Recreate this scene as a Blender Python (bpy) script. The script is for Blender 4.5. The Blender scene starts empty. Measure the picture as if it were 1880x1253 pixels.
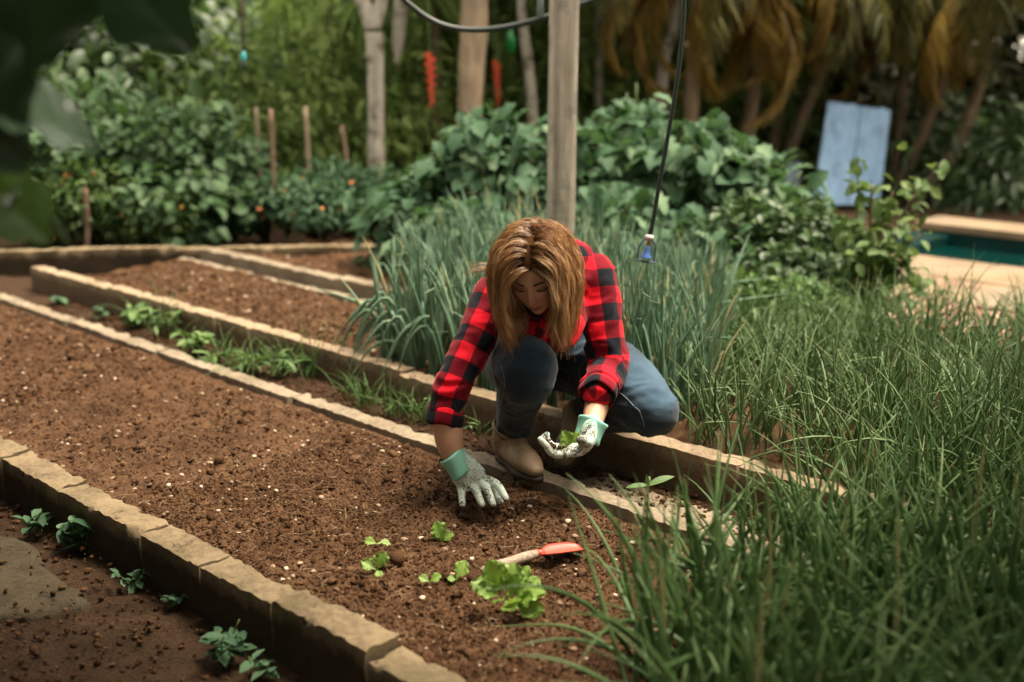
import bpy, math, random
import numpy as np
from mathutils import Vector, Matrix

random.seed(7)
RNG = np.random.default_rng(11)
SC = bpy.context.scene
COL = SC.collection

# ------------------------------------------------------------------ camera, sky, sun, exposure
CAM_H = 1.25
PITCH = math.radians(14.47)
LENS = 42.0
cam_data = bpy.data.cameras.new('camera')
cam_data.lens = LENS
cam_data.sensor_width = 36.0
cam_data.clip_start = 0.05
cam_data.clip_end = 500
cam_data.dof.use_dof = True
cam_data.dof.focus_distance = 3.2
cam_data.dof.aperture_fstop = 1.5
cam = bpy.data.objects.new('camera', cam_data)
COL.objects.link(cam)
cam.location = (0, 0, CAM_H)
cam.rotation_euler = (math.pi / 2 - PITCH, 0, 0)
SC.camera = cam

SUN_EL = math.radians(71)
SUN_AZ = math.radians(78)          # direction the light comes from, measured from +Y towards +X
world = bpy.data.worlds.new('World')
SC.world = world
world.use_nodes = True
wn = world.node_tree.nodes
wl = world.node_tree.links
sky_tex = wn.new('ShaderNodeTexSky')
sky_tex.sky_type = 'NISHITA'
sky_tex.sun_disc = False
sky_tex.sun_elevation = SUN_EL
sky_tex.sun_rotation = SUN_AZ
sky_tex.air_density = 1.0
sky_tex.dust_density = 6.0
sky_tex.ozone_density = 0.6
bgn = wn['Background']
cloud = wn.new('ShaderNodeMix'); cloud.data_type = 'RGBA'      # thin cloud: the blue of the clear sky half veiled
cloud.inputs[0].default_value = 0.75
cloud.inputs[7].default_value = (6.4, 5.6, 4.3, 1)
wl.new(sky_tex.outputs[0], cloud.inputs[6])
wl.new(cloud.outputs[2], bgn.inputs[0])
bgn.inputs[1].default_value = 0.06

sun_data = bpy.data.lights.new('sun', 'SUN')
sun_data.energy = 1.5
sun_data.angle = math.radians(24)
sun_data.color = (1.0, 0.88, 0.70)
sun = bpy.data.objects.new('sun', sun_data)
COL.objects.link(sun)
sun_dir = Vector((math.sin(SUN_AZ) * math.cos(SUN_EL), math.cos(SUN_AZ) * math.cos(SUN_EL), math.sin(SUN_EL)))
sun.rotation_euler = sun_dir.to_track_quat('Z', 'Y').to_euler()

SC.view_settings.view_transform = 'Standard'
SC.view_settings.look = 'None'
SC.view_settings.gamma = 1.0
SC.view_settings.use_curve_mapping = False
SC.view_settings.exposure = 2.75
SC.render.engine = 'CYCLES'
SC.cycles.use_denoising = True
SC.cycles.max_bounces = 8
SC.cycles.transparent_max_bounces = 6
SC.cycles.use_adaptive_sampling = True
SC.cycles.adaptive_threshold = 0.02

# ------------------------------------------------------------------ measuring helpers
FPX = LENS * 1880 / 36
def P(px, py, Y):
    """World point at distance Y in front of the camera seen at photo pixel (px, py)."""
    x = (px - 940) / FPX
    y = -(py - 626.5) / FPX
    d = np.array([x, math.cos(PITCH) + y * math.sin(PITCH), -math.sin(PITCH) + y * math.cos(PITCH)])
    return d * (Y / d[1]) + np.array([0, 0, CAM_H])
def G(px, py, z=0.0):
    """World point at height z seen at photo pixel."""
    x = (px - 940) / FPX
    y = -(py - 626.5) / FPX
    d = np.array([x, math.cos(PITCH) + y * math.sin(PITCH), -math.sin(PITCH) + y * math.cos(PITCH)])
    return d * ((z - CAM_H) / d[2]) + np.array([0, 0, CAM_H])
BA = math.radians(46.49)
UX = np.array([-math.sin(BA), math.cos(BA)])
VX = np.array([math.cos(BA), math.sin(BA)])
def W(u, v, z=0.0):
    """Garden frame (u along the beds, v across them) to world."""
    return np.array([u * UX[0] + v * VX[0], u * UX[1] + v * VX[1], z])
def UV_of(x, y):
    return x * UX[0] + y * UX[1], x * VX[0] + y * VX[1]

# ------------------------------------------------------------------ noise
def _hash(i, j, k):
    n = (i.astype(np.int64) * 374761393 + j.astype(np.int64) * 668265263 + k.astype(np.int64) * 2147483647 + 1013904223) & 0xFFFFFFFF
    n = ((n ^ (n >> 13)) * 1274126177) & 0xFFFFFFFF
    n = ((n ^ (n >> 16)) * 2246822519) & 0xFFFFFFFF
    return ((n ^ (n >> 15)) & 0xFFFFFF) / float(0xFFFFFF)
def vnoise(p):
    i = np.floor(p).astype(np.int64)
    f = p - i
    f = f * f * (3 - 2 * f)
    r = 0
    for a in (0, 1):
        wa = f[:, 0] if a else 1 - f[:, 0]
        for b in (0, 1):
            wb = f[:, 1] if b else 1 - f[:, 1]
            for c in (0, 1):
                wc = f[:, 2] if c else 1 - f[:, 2]
                r = r + wa * wb * wc * _hash(i[:, 0] + a, i[:, 1] + b, i[:, 2] + c)
    return r * 2 - 1
def fbm(p, octaves=4, gain=0.5):
    a, s, r = 1.0, 0.0, 0
    q = np.array(p, float)
    for _ in range(octaves):
        r = r + a * vnoise(q)
        s += a
        a *= gain
        q = q * 2.03 + 17.1
    return r / s
def sstep(a, b, x):
    t = np.clip((x - a) / (b - a), 0, 1)
    return t * t * (3 - 2 * t)

# ------------------------------------------------------------------ mesh helpers
def make_mesh(name, V, F, smooth=True, attrs=None, uv=None):
    """F: an (n,3) or (n,4) array, or a list of index tuples."""
    me = bpy.data.meshes.new(name)
    V = np.asarray(V, np.float32)
    if isinstance(F, np.ndarray):
        k = F.shape[1]
        me.vertices.add(len(V))
        me.vertices.foreach_set('co', V.ravel())
        me.loops.add(F.size)
        me.loops.foreach_set('vertex_index', F.astype(np.int32).ravel())
        me.polygons.add(len(F))
        me.polygons.foreach_set('loop_start', np.arange(0, F.size, k, dtype=np.int32))
        me.update(calc_edges=True)
    else:
        me.from_pydata([tuple(map(float, v)) for v in V], [], [tuple(map(int, f)) for f in F])
        me.update()
    if smooth:
        me.polygons.foreach_set('use_smooth', np.ones(len(me.polygons), bool))
    for k, a in (attrs or {}).items():
        at = me.attributes.new(k, 'FLOAT', 'POINT')
        at.data.foreach_set('value', np.asarray(a, np.float32))
    if uv is not None:
        l = me.uv_layers.new(name='UVMap')
        l.data.foreach_set('uv', np.asarray(uv, np.float32).ravel())
    return me
def link(name, me, mat=None, parent=None, loc=None):
    o = bpy.data.objects.new(name, me)
    COL.objects.link(o)
    if mat is not None and me is not None and len(me.materials) == 0:
        me.materials.append(mat)
    if parent is not None:
        o.parent = parent
    if loc is not None:
        o.location = loc
    return o
def tag(o, label=None, cat=None, group=None, kind=None):
    if label: o['label'] = label
    if cat: o['category'] = cat
    if group: o['group'] = group
    if kind: o['kind'] = kind
    return o
def empty(name, loc, label=None, cat=None, group=None):
    o = bpy.data.objects.new(name, None)
    COL.objects.link(o)
    o.location = [float(c) for c in loc]
    o.empty_display_size = 0.05
    return tag(o, label, cat, group)
def merge(parts):
    """[(V, F list)] -> V, F list"""
    VV, FF, n = [], [], 0
    for V, F in parts:
        V = np.asarray(V, float)
        VV.append(V)
        FF += [tuple(int(i) + n for i in f) for f in F]
        n += len(V)
    return np.vstack(VV), FF
def nrm(v):
    v = np.asarray(v, float)
    return v / (np.linalg.norm(v) + 1e-12)
def catmull(pts, n):
    pts = np.asarray(pts, float)
    if len(pts) == 2:
        t = np.linspace(0, 1, n)[:, None]
        return pts[0] * (1 - t) + pts[1] * t
    q = np.vstack([2 * pts[0] - pts[1], pts, 2 * pts[-1] - pts[-2]])
    out = []
    for s in np.linspace(0, len(pts) - 1, n):
        i = min(int(s), len(pts) - 2)
        t = s - i
        a, b, c, d = q[i], q[i + 1], q[i + 2], q[i + 3]
        out.append(0.5 * ((2 * b) + (-a + c) * t + (2 * a - 5 * b + 4 * c - d) * t * t + (-a + 3 * b - 3 * c + d) * t ** 3))
    return np.array(out)
def tube(pts, radii, sides=8, up=None, cap=True, flat=1.0, round_cap=False):
    """Loft of rings along pts. radii: scalar, list of scalars or list of (ra, rb). up gives the ra axis."""
    pts = np.asarray(pts, float)
    n = len(pts)
    R = np.zeros((n, 2))
    if np.isscalar(radii):
        R[:] = (radii, radii * flat)
    else:
        for i, r in enumerate(radii):
            R[i] = r if np.ndim(r) else (r, r * flat)
    if round_cap:
        T0 = nrm(pts[0] - pts[1]); T1 = nrm(pts[-1] - pts[-2])
        pre, prr, post, por = [], [], [], []
        for a in (0.5, 0.8, 0.95):
            c = math.sqrt(1 - a * a)
            rr0 = R[0].min(); rr1 = R[-1].min()
            pre.insert(0, pts[0] + T0 * rr0 * a); prr.insert(0, R[0] * c)
            post.append(pts[-1] + T1 * rr1 * a); por.append(R[-1] * c)
        pts = np.vstack([pre, pts, post]); R = np.vstack([prr, R, por]); n = len(pts)
    T = np.gradient(pts, axis=0)
    T /= np.linalg.norm(T, axis=1)[:, None] + 1e-12
    if up is None:
        a = np.array([0, 0, 1.0]) if abs(T[0][2]) < 0.9 else np.array([1.0, 0, 0])
    else:
        a = np.asarray(up, float)
    V = []
    N = None
    for i in range(n):
        if up is not None or N is None:
            N = a - T[i] * np.dot(a, T[i])
        else:
            N = N - T[i] * np.dot(N, T[i])
        N = nrm(N)
        B = np.cross(T[i], N)
        th = np.linspace(0, 2 * math.pi, sides, endpoint=False)
        V.append(pts[i] + np.outer(np.cos(th) * R[i, 0], N) + np.outer(np.sin(th) * R[i, 1], B))
    V = np.vstack(V)
    F = []
    for i in range(n - 1):
        for j in range(sides):
            k = (j + 1) % sides
            F.append((i * sides + j, i * sides + k, (i + 1) * sides + k, (i + 1) * sides + j))
    if cap:
        c0 = len(V)
        V = np.vstack([V, pts[0], pts[-1]])
        for j in range(sides):
            k = (j + 1) % sides
            F.append((c0, k, j))
            F.append((c0 + 1, (n - 1) * sides + j, (n - 1) * sides + k))
    return V, F
def limb(pts, radii, n=None, sides=20, up=None):
    """Smooth limb through joints with interpolated radii and rounded ends."""
    n = n or len(pts) * 6
    R = np.array([r if np.ndim(r) else (r, r) for r in radii], float)
    p = catmull(pts, n)
    r = np.maximum(catmull(R, n), 1e-4)
    return tube(p, [tuple(x) for x in r], sides, up=up, round_cap=True)
def ellipsoid(c, r, axes=None, nu=20, nv=14):
    th = np.linspace(0, math.pi, nv)
    ph = np.linspace(0, 2 * math.pi, nu, endpoint=False)
    V = [(0, 0, 1)]
    for t in th[1:-1]:
        for p in ph:
            V.append((math.sin(t) * math.cos(p), math.sin(t) * math.sin(p), math.cos(t)))
    V.append((0, 0, -1))
    V = np.array(V) * np.asarray(r)
    if axes is not None:
        V = V @ np.asarray(axes)
    V = V + np.asarray(c)
    F = []
    for j in range(nu):
        F.append((0, 1 + j, 1 + (j + 1) % nu))
    for i in range(nv - 3):
        for j in range(nu):
            a = 1 + i * nu + j; b = 1 + i * nu + (j + 1) % nu
            F.append((a, a + nu, b + nu, b))
    last = len(V) - 1
    for j in range(nu):
        F.append((last, last - nu + (j + 1) % nu, last - nu + j))
    return V, F
def laplace(V, F, it, lam=0.5):
    E = np.vstack([F[:, [i, (i + 1) % F.shape[1]]] for i in range(F.shape[1])])
    E = np.vstack([E, E[:, ::-1]])
    deg = np.bincount(E[:, 0], minlength=len(V))[:, None]
    for _ in range(it):
        S = np.zeros_like(V)
        for c in range(3):
            S[:, c] = np.bincount(E[:, 0], V[E[:, 1], c], minlength=len(V))
        V = V + lam * (S / np.maximum(deg, 1) - V)
    return V
def vnormals(V, F):
    n = np.cross(V[F[:, 2]] - V[F[:, 0]], V[F[:, 3]] - V[F[:, 1]]) if F.shape[1] == 4 else np.cross(V[F[:, 1]] - V[F[:, 0]], V[F[:, 2]] - V[F[:, 0]])
    N = np.zeros_like(V)
    for i in range(F.shape[1]):
        for c in range(3):
            N[:, c] += np.bincount(F[:, i], n[:, c], minlength=len(V))
    return N / (np.linalg.norm(N, axis=1)[:, None] + 1e-12)
def remesh(parts, voxel, smooth=4):
    V, F = merge(parts)
    me = make_mesh('temporary', V, F)
    o = bpy.data.objects.new('temporary', me)
    COL.objects.link(o)
    m = o.modifiers.new('r', 'REMESH')
    m.mode = 'VOXEL'
    m.voxel_size = voxel
    m.adaptivity = 0.0
    dg = bpy.context.evaluated_depsgraph_get()
    ev = o.evaluated_get(dg)
    em = ev.to_mesh()
    nv = len(em.vertices)
    co = np.zeros(nv * 3, np.float32)
    em.vertices.foreach_get('co', co)
    F2 = np.array([tuple(p.vertices) for p in em.polygons], np.int64)
    ev.to_mesh_clear()
    bpy.data.objects.remove(o)
    bpy.data.meshes.remove(me)
    V2 = co.reshape(-1, 3).astype(float)
    V2 = laplace(V2, F2, smooth)
    return V2, F2

# ------------------------------------------------------------------ material helpers
class Mat:
    def __init__(s, name):
        s.m = bpy.data.materials.new(name)
        s.m.use_nodes = True
        s.n = s.m.node_tree.nodes
        s.l = s.m.node_tree.links
        s.b = s.n['Principled BSDF']
        s.out = s.n['Material Output']
    def add(s, t, **kw):
        n = s.n.new(t)
        for k, v in kw.items():
            setattr(n, k, v)
        return n
    def wire(s, a, b):
        s.l.new(a, b)
    def set(s, **kw):
        for k, v in kw.items():
            s.b.inputs[k.replace('_', ' ')].default_value = v
        return s
    def coords(s, kind='Object'):
        return s.add('ShaderNodeTexCoord').outputs[kind]
    def pos(s):
        return s.add('ShaderNodeNewGeometry').outputs['Position']
    def noise(s, vec, scale, detail=4, rough=0.55, dist=0.0):
        n = s.add('ShaderNodeTexNoise')
        n.inputs['Scale'].default_value = scale
        n.inputs['Detail'].default_value = detail
        n.inputs['Roughness'].default_value = rough
        n.inputs['Distortion'].default_value = dist
        if vec is not None: s.wire(vec, n.inputs['Vector'])
        return n.outputs['Fac']
    def vor(s, vec, scale, feature='F1', out='Distance'):
        n = s.add('ShaderNodeTexVoronoi', feature=feature)
        n.inputs['Scale'].default_value = scale
        if vec is not None: s.wire(vec, n.inputs['Vector'])
        return n.outputs[out]
    def ramp(s, fac, stops, interp='LINEAR'):
        n = s.add('ShaderNodeValToRGB')
        cr = n.color_ramp
        cr.interpolation = interp
        while len(cr.elements) < len(stops): cr.elements.new(0.5)
        for e, (p, c) in zip(cr.elements, stops):
            e.position = p
            e.color = (*c, 1) if len(c) == 3 else c
        s.wire(fac, n.inputs['Fac'])
        return n.outputs['Color']
    def mix(s, fac, a, b, mode='MIX'):
        n = s.add('ShaderNodeMix', data_type='RGBA', blend_type=mode)
        for sock, v in ((n.inputs[0], fac), (n.inputs[6], a), (n.inputs[7], b)):
            if hasattr(v, 'node'): s.wire(v, sock)
            elif np.ndim(v): sock.default_value = (*v, 1)
            else: sock.default_value = v
        return n.outputs[2]
    def math(s, op, a, b=0.0, clamp=False):
        n = s.add('ShaderNodeMath', operation=op, use_clamp=clamp)
        for sock, v in zip(n.inputs, (a, b)):
            if hasattr(v, 'node'): s.wire(v, sock)
            else: sock.default_value = v
        return n.outputs[0]
    def attr(s, name, out='Fac'):
        return s.add('ShaderNodeAttribute', attribute_name=name).outputs[out]
    def rnd(s):
        return s.add('ShaderNodeObjectInfo').outputs['Random']
    def color(s, c):
        if hasattr(c, 'node'): s.wire(c, s.b.inputs['Base Color'])
        else: s.b.inputs['Base Color'].default_value = (*c, 1)
        return s
    def bump(s, h, strength=0.5, dist=0.01):
        n = s.add('ShaderNodeBump')
        n.inputs['Strength'].default_value = strength
        n.inputs['Distance'].default_value = dist
        s.wire(h, n.inputs['Height'])
        s.wire(n.outputs['Normal'], s.b.inputs['Normal'])
        return s
    def translucent(s, col, fac):
        t = s.add('ShaderNodeBsdfTranslucent')
        if hasattr(col, 'node'): s.wire(col, t.inputs['Color'])
        else: t.inputs['Color'].default_value = (*col, 1)
        m = s.add('ShaderNodeMixShader')
        m.inputs[0].default_value = fac
        s.wire(s.b.outputs[0], m.inputs[1])
        s.wire(t.outputs[0], m.inputs[2])
        s.wire(m.outputs[0], s.out.inputs['Surface'])
        return s

def leaf_mat(name, stops, rough=0.5, trans=0.3, spec=0.4, bump_scale=60, tcol=None):
    """Foliage: colour runs over each leaf's own random tint (and the object's), a little mottling."""
    m = Mat(name)
    t = m.math('ADD', m.attr('tint'), m.math('MULTIPLY', m.math('SUBTRACT', m.rnd(), 0.5), 0.30))
    nz = m.noise(m.coords('Object'), bump_scale, 3)
    t = m.math('ADD', t, m.math('MULTIPLY', m.math('SUBTRACT', nz, 0.5), 0.30), clamp=True)
    c = m.ramp(t, stops)
    m.color(c).set(Roughness=rough, Specular_IOR_Level=spec)
    m.bump(nz, 0.25, 0.004)
    m.translucent(m.mix(0.5, c, tcol or (0.10, 0.16, 0.02)), trans)
    return m.m
# ------------------------------------------------------------------ ground materials
def soil_material(name, dark=(0.019, 0.0090, 0.0045), mid=(0.066, 0.032, 0.0145), light=(0.18, 0.10, 0.053)):
    m = Mat(name)
    p = m.pos()
    n1 = m.noise(p, 9, 5, 0.6)
    n2 = m.noise(p, 90, 4, 0.65)
    n3 = m.noise(p, 380, 3, 0.6)
    f = m.math('ADD', m.math('MULTIPLY', n1, 0.35), m.math('ADD', m.math('MULTIPLY', n2, 0.4), m.math('MULTIPLY', n3, 0.35)))
    c = m.ramp(f, [(0.36, dark), (0.53, mid), (0.72, light)])
    dry = m.ramp(m.noise(p, 2.3, 4, .6, .5), [(0.42, (0, 0, 0)), (0.66, (1, 1, 1))])
    c = m.mix(m.math('MULTIPLY', dry, 0.45), c, m.mix(n2, tuple(x * 1.1 for x in mid), tuple(x * 1.25 for x in light)))
    m.color(c).set(Roughness=0.95, Specular_IOR_Level=0.15)
    m.bump(m.math('ADD', n2, m.math('MULTIPLY', n3, 0.5)), 0.9, 0.012)
    return m.m
M_SOIL = soil_material('garden soil')
M_DIRT = soil_material('path dirt', (0.014, 0.008, 0.004), (0.035, 0.019, 0.009), (0.085, 0.05, 0.028))

def concrete_material(name, base, dark, moss, side=None):
    m = Mat(name)
    p = m.pos()
    n1 = m.noise(p, 6, 6, 0.65)
    n2 = m.noise(p, 55, 5, 0.7)
    n3 = m.noise(p, 300, 3, 0.6)
    c = m.ramp(m.math('ADD', m.math('MULTIPLY', n1, 0.55), m.math('MULTIPLY', n2, 0.45)), [(0.33, dark), (0.55, base), (0.75, tuple(min(1, x * 1.25) for x in base))])
    st = m.ramp(m.noise(p, 3.2, 5, 0.7), [(0.5, (0, 0, 0)), (0.66, (1, 1, 1))])
    c = m.mix(m.math('MULTIPLY', st, 0.55), c, moss)
    pit = m.ramp(n3, [(0.25, (1, 1, 1)), (0.36, (0, 0, 0))])
    c = m.mix(m.math('MULTIPLY', pit, 0.5), c, dark)
    sp = m.ramp(m.noise(p, 24, 4, 0.7), [(0.60, (0, 0, 0)), (0.68, (1, 1, 1))])
    c = m.mix(m.math('MULTIPLY', sp, 0.75), c, (0.035, 0.017, 0.009))     # crumbs of soil lying on it
    if side:                                                               # shade painted into the flanks below the worn top, in soil brown
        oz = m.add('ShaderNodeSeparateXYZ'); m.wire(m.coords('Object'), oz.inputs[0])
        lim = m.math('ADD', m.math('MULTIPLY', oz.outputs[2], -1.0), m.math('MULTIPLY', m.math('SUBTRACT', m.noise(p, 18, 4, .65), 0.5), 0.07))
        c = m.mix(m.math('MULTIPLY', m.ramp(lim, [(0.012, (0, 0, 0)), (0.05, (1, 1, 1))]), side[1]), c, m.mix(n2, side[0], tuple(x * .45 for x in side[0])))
    m.color(c).set(Roughness=0.93, Specular_IOR_Level=0.2)
    m.bump(m.math('ADD', n2, m.math('MULTIPLY', n3, 0.7)), 0.7, 0.008)
    return m.m
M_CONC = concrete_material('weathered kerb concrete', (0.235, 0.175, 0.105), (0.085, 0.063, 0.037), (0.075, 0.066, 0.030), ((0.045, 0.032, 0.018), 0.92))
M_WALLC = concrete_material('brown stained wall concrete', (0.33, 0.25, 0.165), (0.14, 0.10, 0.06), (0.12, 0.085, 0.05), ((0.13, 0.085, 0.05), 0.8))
M_CONC_PALE = concrete_material('pale concrete', (0.27, 0.22, 0.155), (0.11, 0.085, 0.06), (0.18, 0.13, 0.08))
M_CONC_DARK = concrete_material('mossy slab concrete', (0.075, 0.058, 0.034), (0.03, 0.023, 0.013), (0.022, 0.02, 0.01))

# ------------------------------------------------------------------ ground sheet: one sheet to the horizon
def ground_z(x, y):
    u, v = UV_of(x, y)
    z = np.full_like(x, -0.115)
    z = np.where((v > 1.44) & (v < 2.39) & (u > -0.5) & (u < 6.3), -0.10, z)      # under the planted beds
    z = np.where((v >= 2.39) & (v < 2.74), -0.035, z)
    z = np.where((v >= 2.74), -0.04, z)
    z = np.where((v > 6.5) & (v < 7.5) & (u < 3.3), -0.5, z)
    return z
def grid(x0, x1, y0, y1, nx, ny):
    X, Y = np.meshgrid(np.linspace(x0, x1, nx), np.linspace(y0, y1, ny))
    X = X.ravel(); Y = Y.ravel()
    i = np.arange((nx - 1) * (ny - 1))
    a = (i // (nx - 1)) * nx + i % (nx - 1)
    F = np.stack([a, a + 1, a + nx + 1, a + nx], 1)
    return X, Y, F
def graded(lo, mid0, mid1, hi, fine, coarse):
    a = np.linspace(lo, mid0, coarse)[:-1]
    b = np.linspace(mid0, mid1, fine)
    c = np.linspace(mid1, hi, coarse)[1:]
    return np.concatenate([a, b, c])
gu = graded(-60, -1.0, 9.0, 60, 260, 14)
gv = graded(-60, 0.4, 9.5, 60, 260, 14)
GU, GV = np.meshgrid(gu, gv)
GU = GU.ravel(); GV = GV.ravel()
nx, ny = len(gu), len(gv)
i = np.arange((nx - 1) * (ny - 1)); a = (i // (nx - 1)) * nx + i % (nx - 1)
F = np.stack([a, a + 1, a + nx + 1, a + nx], 1)
X = GU * UX[0] + GV * VX[0]; Y = GU * UX[1] + GV * VX[1]
Z = ground_z(X, Y) + 0.012 * fbm(np.stack([X * 2, Y * 2, X * 0], 1), 3) + 0.007 * fbm(np.stack([X * 14, Y * 14, X * 0], 1), 2)
me = make_mesh('ground', np.stack([X, Y, Z], 1), F)
tag(link('ground', me, M_DIRT), kind='structure')

# ------------------------------------------------------------------ soil beds (displaced grids)
hand_spot = G(890, 938)
lett_spot = G(930, 1105)
def bed_height(x, y, base=-0.012):
    p = np.stack([x, y, np.zeros_like(x)], 1)
    h = base + 0.016 * fbm(p * 2.6, 3) + 0.018 * fbm(p * 9 + 5, 3)
    cl = fbm(p * 34 + 9, 3)
    h = h + 0.013 * np.clip(cl + 0.05, 0, 1) ** 0.6 - 0.010 * np.clip(-cl, 0, 1)
    h = h + 0.0055 * fbm(p * 110, 2)
    return h
def bed1_h(x, y):
    h = bed_height(x, y)
    u, v = UV_of(x, y)
    d = np.hypot(x - hand_spot[0], y - hand_spot[1] + 0.02)
    h = h - 0.03 * np.exp(-(d / 0.07) ** 2) + 0.012 * np.exp(-((d - 0.13) / 0.05) ** 2)
    d2 = np.hypot((x - 0.15) / 1.6, y - 2.9)
    h = h + 0.012 * np.exp(-(d2 / 0.1) ** 2)
    d3 = np.hypot((x - lett_spot[0]) / 1.3, y - lett_spot[1])
    h = h - 0.012 * np.exp(-(d3 / 0.12) ** 2)
    e = sstep(1.46, 1.53, v) * (1 - sstep(2.30, 2.385, v))
    return h * (0.4 + 0.6 * e) - 0.012 * (1 - e) + 0.012 * (1 - sstep(2.26, 2.36, v)) * sstep(2.0, 2.26, v)
def soil_bed(name, u0, u1, v0, v1, step, hf, label):
    nu = int((u1 - u0) / step); nv = int((v1 - v0) / step)
    U, Vv, F = grid(u0, u1, v0, v1, nu, nv)
    x = U * UX[0] + Vv * VX[0]; y = U * UX[1] + Vv * VX[1]
    z = hf(x, y)
    me = make_mesh(name, np.stack([x, y, z], 1), F)
    o = link(name, me, M_SOIL)
    tag(o, label, None, None, 'structure')
    return o
soil_bed('soil_bed', 0.2, 6.3, 1.455, 2.385, 0.0085, bed1_h, 'dark brown crumbly planting bed in front of the crouching woman')
bed2_h = lambda x, y: bed_height(x, y, 0.05)
soil_bed('soil_bed', -1.6, 5.75, 2.755, 3.40, 0.016, bed2_h, 'brown soil bed behind the low wall')
bed3_h = lambda x, y: bed_height(x, y, 0.055)
soil_bed('soil_bed', 3.2, 5.65, 3.575, 4.9, 0.02, bed3_h, 'farthest brown soil bed behind the third wall')

CLODS = None
# pebbles and crumbs of the soil: nobody could count them
def ico():
    t = (1 + 5 ** 0.5) / 2
    V = np.array([(-1, t, 0), (1, t, 0), (-1, -t, 0), (1, -t, 0), (0, -1, t), (0, 1, t), (0, -1, -t), (0, 1, -t), (t, 0, -1), (t, 0, 1), (-t, 0, -1), (-t, 0, 1)], float)
    V /= np.linalg.norm(V[0])
    F = np.array([(0, 11, 5), (0, 5, 1), (0, 1, 7), (0, 7, 10), (0, 10, 11), (1, 5, 9), (5, 11, 4), (11, 10, 2), (10, 7, 6), (7, 1, 8), (3, 9, 4), (3, 4, 2), (3, 2, 6), (3, 6, 8), (3, 8, 9), (4, 9, 5), (2, 4, 11), (6, 2, 10), (8, 6, 7), (9, 8, 1)])
    return V, F
def ico2():
    V, F = ico()
    V = list(map(tuple, V)); cache = {}; F2 = []
    def midp(a, b):
        k = (min(a, b), max(a, b))
        if k not in cache:
            m = nrm((np.array(V[a]) + np.array(V[b])) / 2)
            V.append(tuple(m)); cache[k] = len(V) - 1
        return cache[k]
    for a, b, c in F:
        x, y, z = midp(a, b), midp(b, c), midp(c, a)
        F2 += [(a, x, z), (b, y, x), (c, z, y), (x, y, z)]
    return np.array(V), np.array(F2)
def lumps(pos, size, flat=0.7, jit=0.25, tmpl=None):
    V0, F0 = tmpl or ico()
    n = len(pos)
    k = len(V0)
    ang = RNG.uniform(0, 2 * math.pi, n)
    V = np.repeat(V0[None], n, 0) * (1 + RNG.normal(0, jit, (n, k, 1)))
    V = V * np.stack([np.ones(n), RNG.uniform(0.6, 1, n), RNG.uniform(flat - 0.2, flat + 0.2, n)], 1)[:, None, :]
    tl = RNG.normal(0, 0.35, n)
    y = V[:, :, 1] * np.cos(tl)[:, None] - V[:, :, 2] * np.sin(tl)[:, None]
    z = V[:, :, 1] * np.sin(tl)[:, None] + V[:, :, 2] * np.cos(tl)[:, None]
    x = V[:, :, 0] * np.cos(ang)[:, None] - y * np.sin(ang)[:, None]
    y = V[:, :, 0] * np.sin(ang)[:, None] + y * np.cos(ang)[:, None]
    V = np.stack([x, y, z], 2) * np.asarray(size)[:, None, None] + pos[:, None, :]
    F = (F0[None] + (np.arange(n) * k)[:, None, None]).reshape(-1, 3)
    tint = np.repeat(RNG.uniform(0, 1, n), k)
    return V.reshape(-1, 3), F, tint
def rand_bed(n, u0, u1, v0, v1, hf, pw=1.0):
    u = u0 + (u1 - u0) * RNG.uniform(0, 1, n) ** pw
    v = RNG.uniform(v0, v1, n)
    x = u * UX[0] + v * VX[0]; y = u * UX[1] + v * VX[1]
    return np.stack([x, y, hf(x, y)], 1)
m = Mat('pebbles')
m.color(m.ramp(m.attr('tint'), [(0.0, (0.10, 0.055, 0.03)), (0.35, (0.20, 0.12, 0.07)), (0.7, (0.31, 0.205, 0.13)), (1.0, (0.60, 0.48, 0.37))])).set(Roughness=0.8)
m.bump(m.noise(m.pos(), 300, 3), 0.4, 0.003)
M_PEB = m.m
m = Mat('soil crumbs')
nz = m.noise(m.pos(), 260, 4, 0.7)
m.color(m.mix(m.math('MULTIPLY', nz, 0.8), m.ramp(m.attr('tint'), [(0.0, (0.035, 0.017, 0.008)), (0.6, (0.095, 0.047, 0.022)), (1.0, (0.21, 0.118, 0.065))]), (0.05, 0.023, 0.010))).set(Roughness=0.95, Specular_IOR_Level=0.1)
m.bump(nz, 1.0, 0.006)
M_CRUMB = m.m

pc = np.vstack([rand_bed(24000, 0.5, 4.2, 1.48, 2.36, bed1_h, 1.4), rand_bed(46000, 1.0, 2.9, 1.48, 2.36, bed1_h, 1.0), rand_bed(9000, 4.0, 6.2, 1.48, 2.36, bed1_h), rand_bed(9000, 2.6, 5.7, 2.78, 3.38, bed2_h), rand_bed(4000, 3.6, 5.6, 3.6, 4.6, bed3_h)])
sz = 0.0018 + 0.0045 * RNG.uniform(0, 1, len(pc)) ** 2.2 + 0.009 * RNG.uniform(0, 1, len(pc)) ** 40
sz[24000:70000] *= 0.62
sz[70000:] *= 1.5
cc = rand_bed(150, 0.8, 3.6, 1.5, 2.34, bed1_h, 1.3)                # bigger clods, broken into smaller ones round about
ck = RNG.integers(0, len(cc), 1700)
near = cc[ck] + np.column_stack([RNG.normal(0, .035, (1700, 2)), np.zeros(1700)])
near[:, 2] = bed1_h(near[:, 0], near[:, 1])
pc = np.vstack([pc, near, cc])
sz = np.concatenate([sz, RNG.uniform(.003, .0085, 1700), RNG.uniform(.008, .019, len(cc))])
V, F, t = lumps(pc, sz, 0.7, 0.42)
tag(link('soil_crumbs', make_mesh('soil_crumbs', V, F, False, {'tint': t}), M_CRUMB), kind='stuff')
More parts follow.
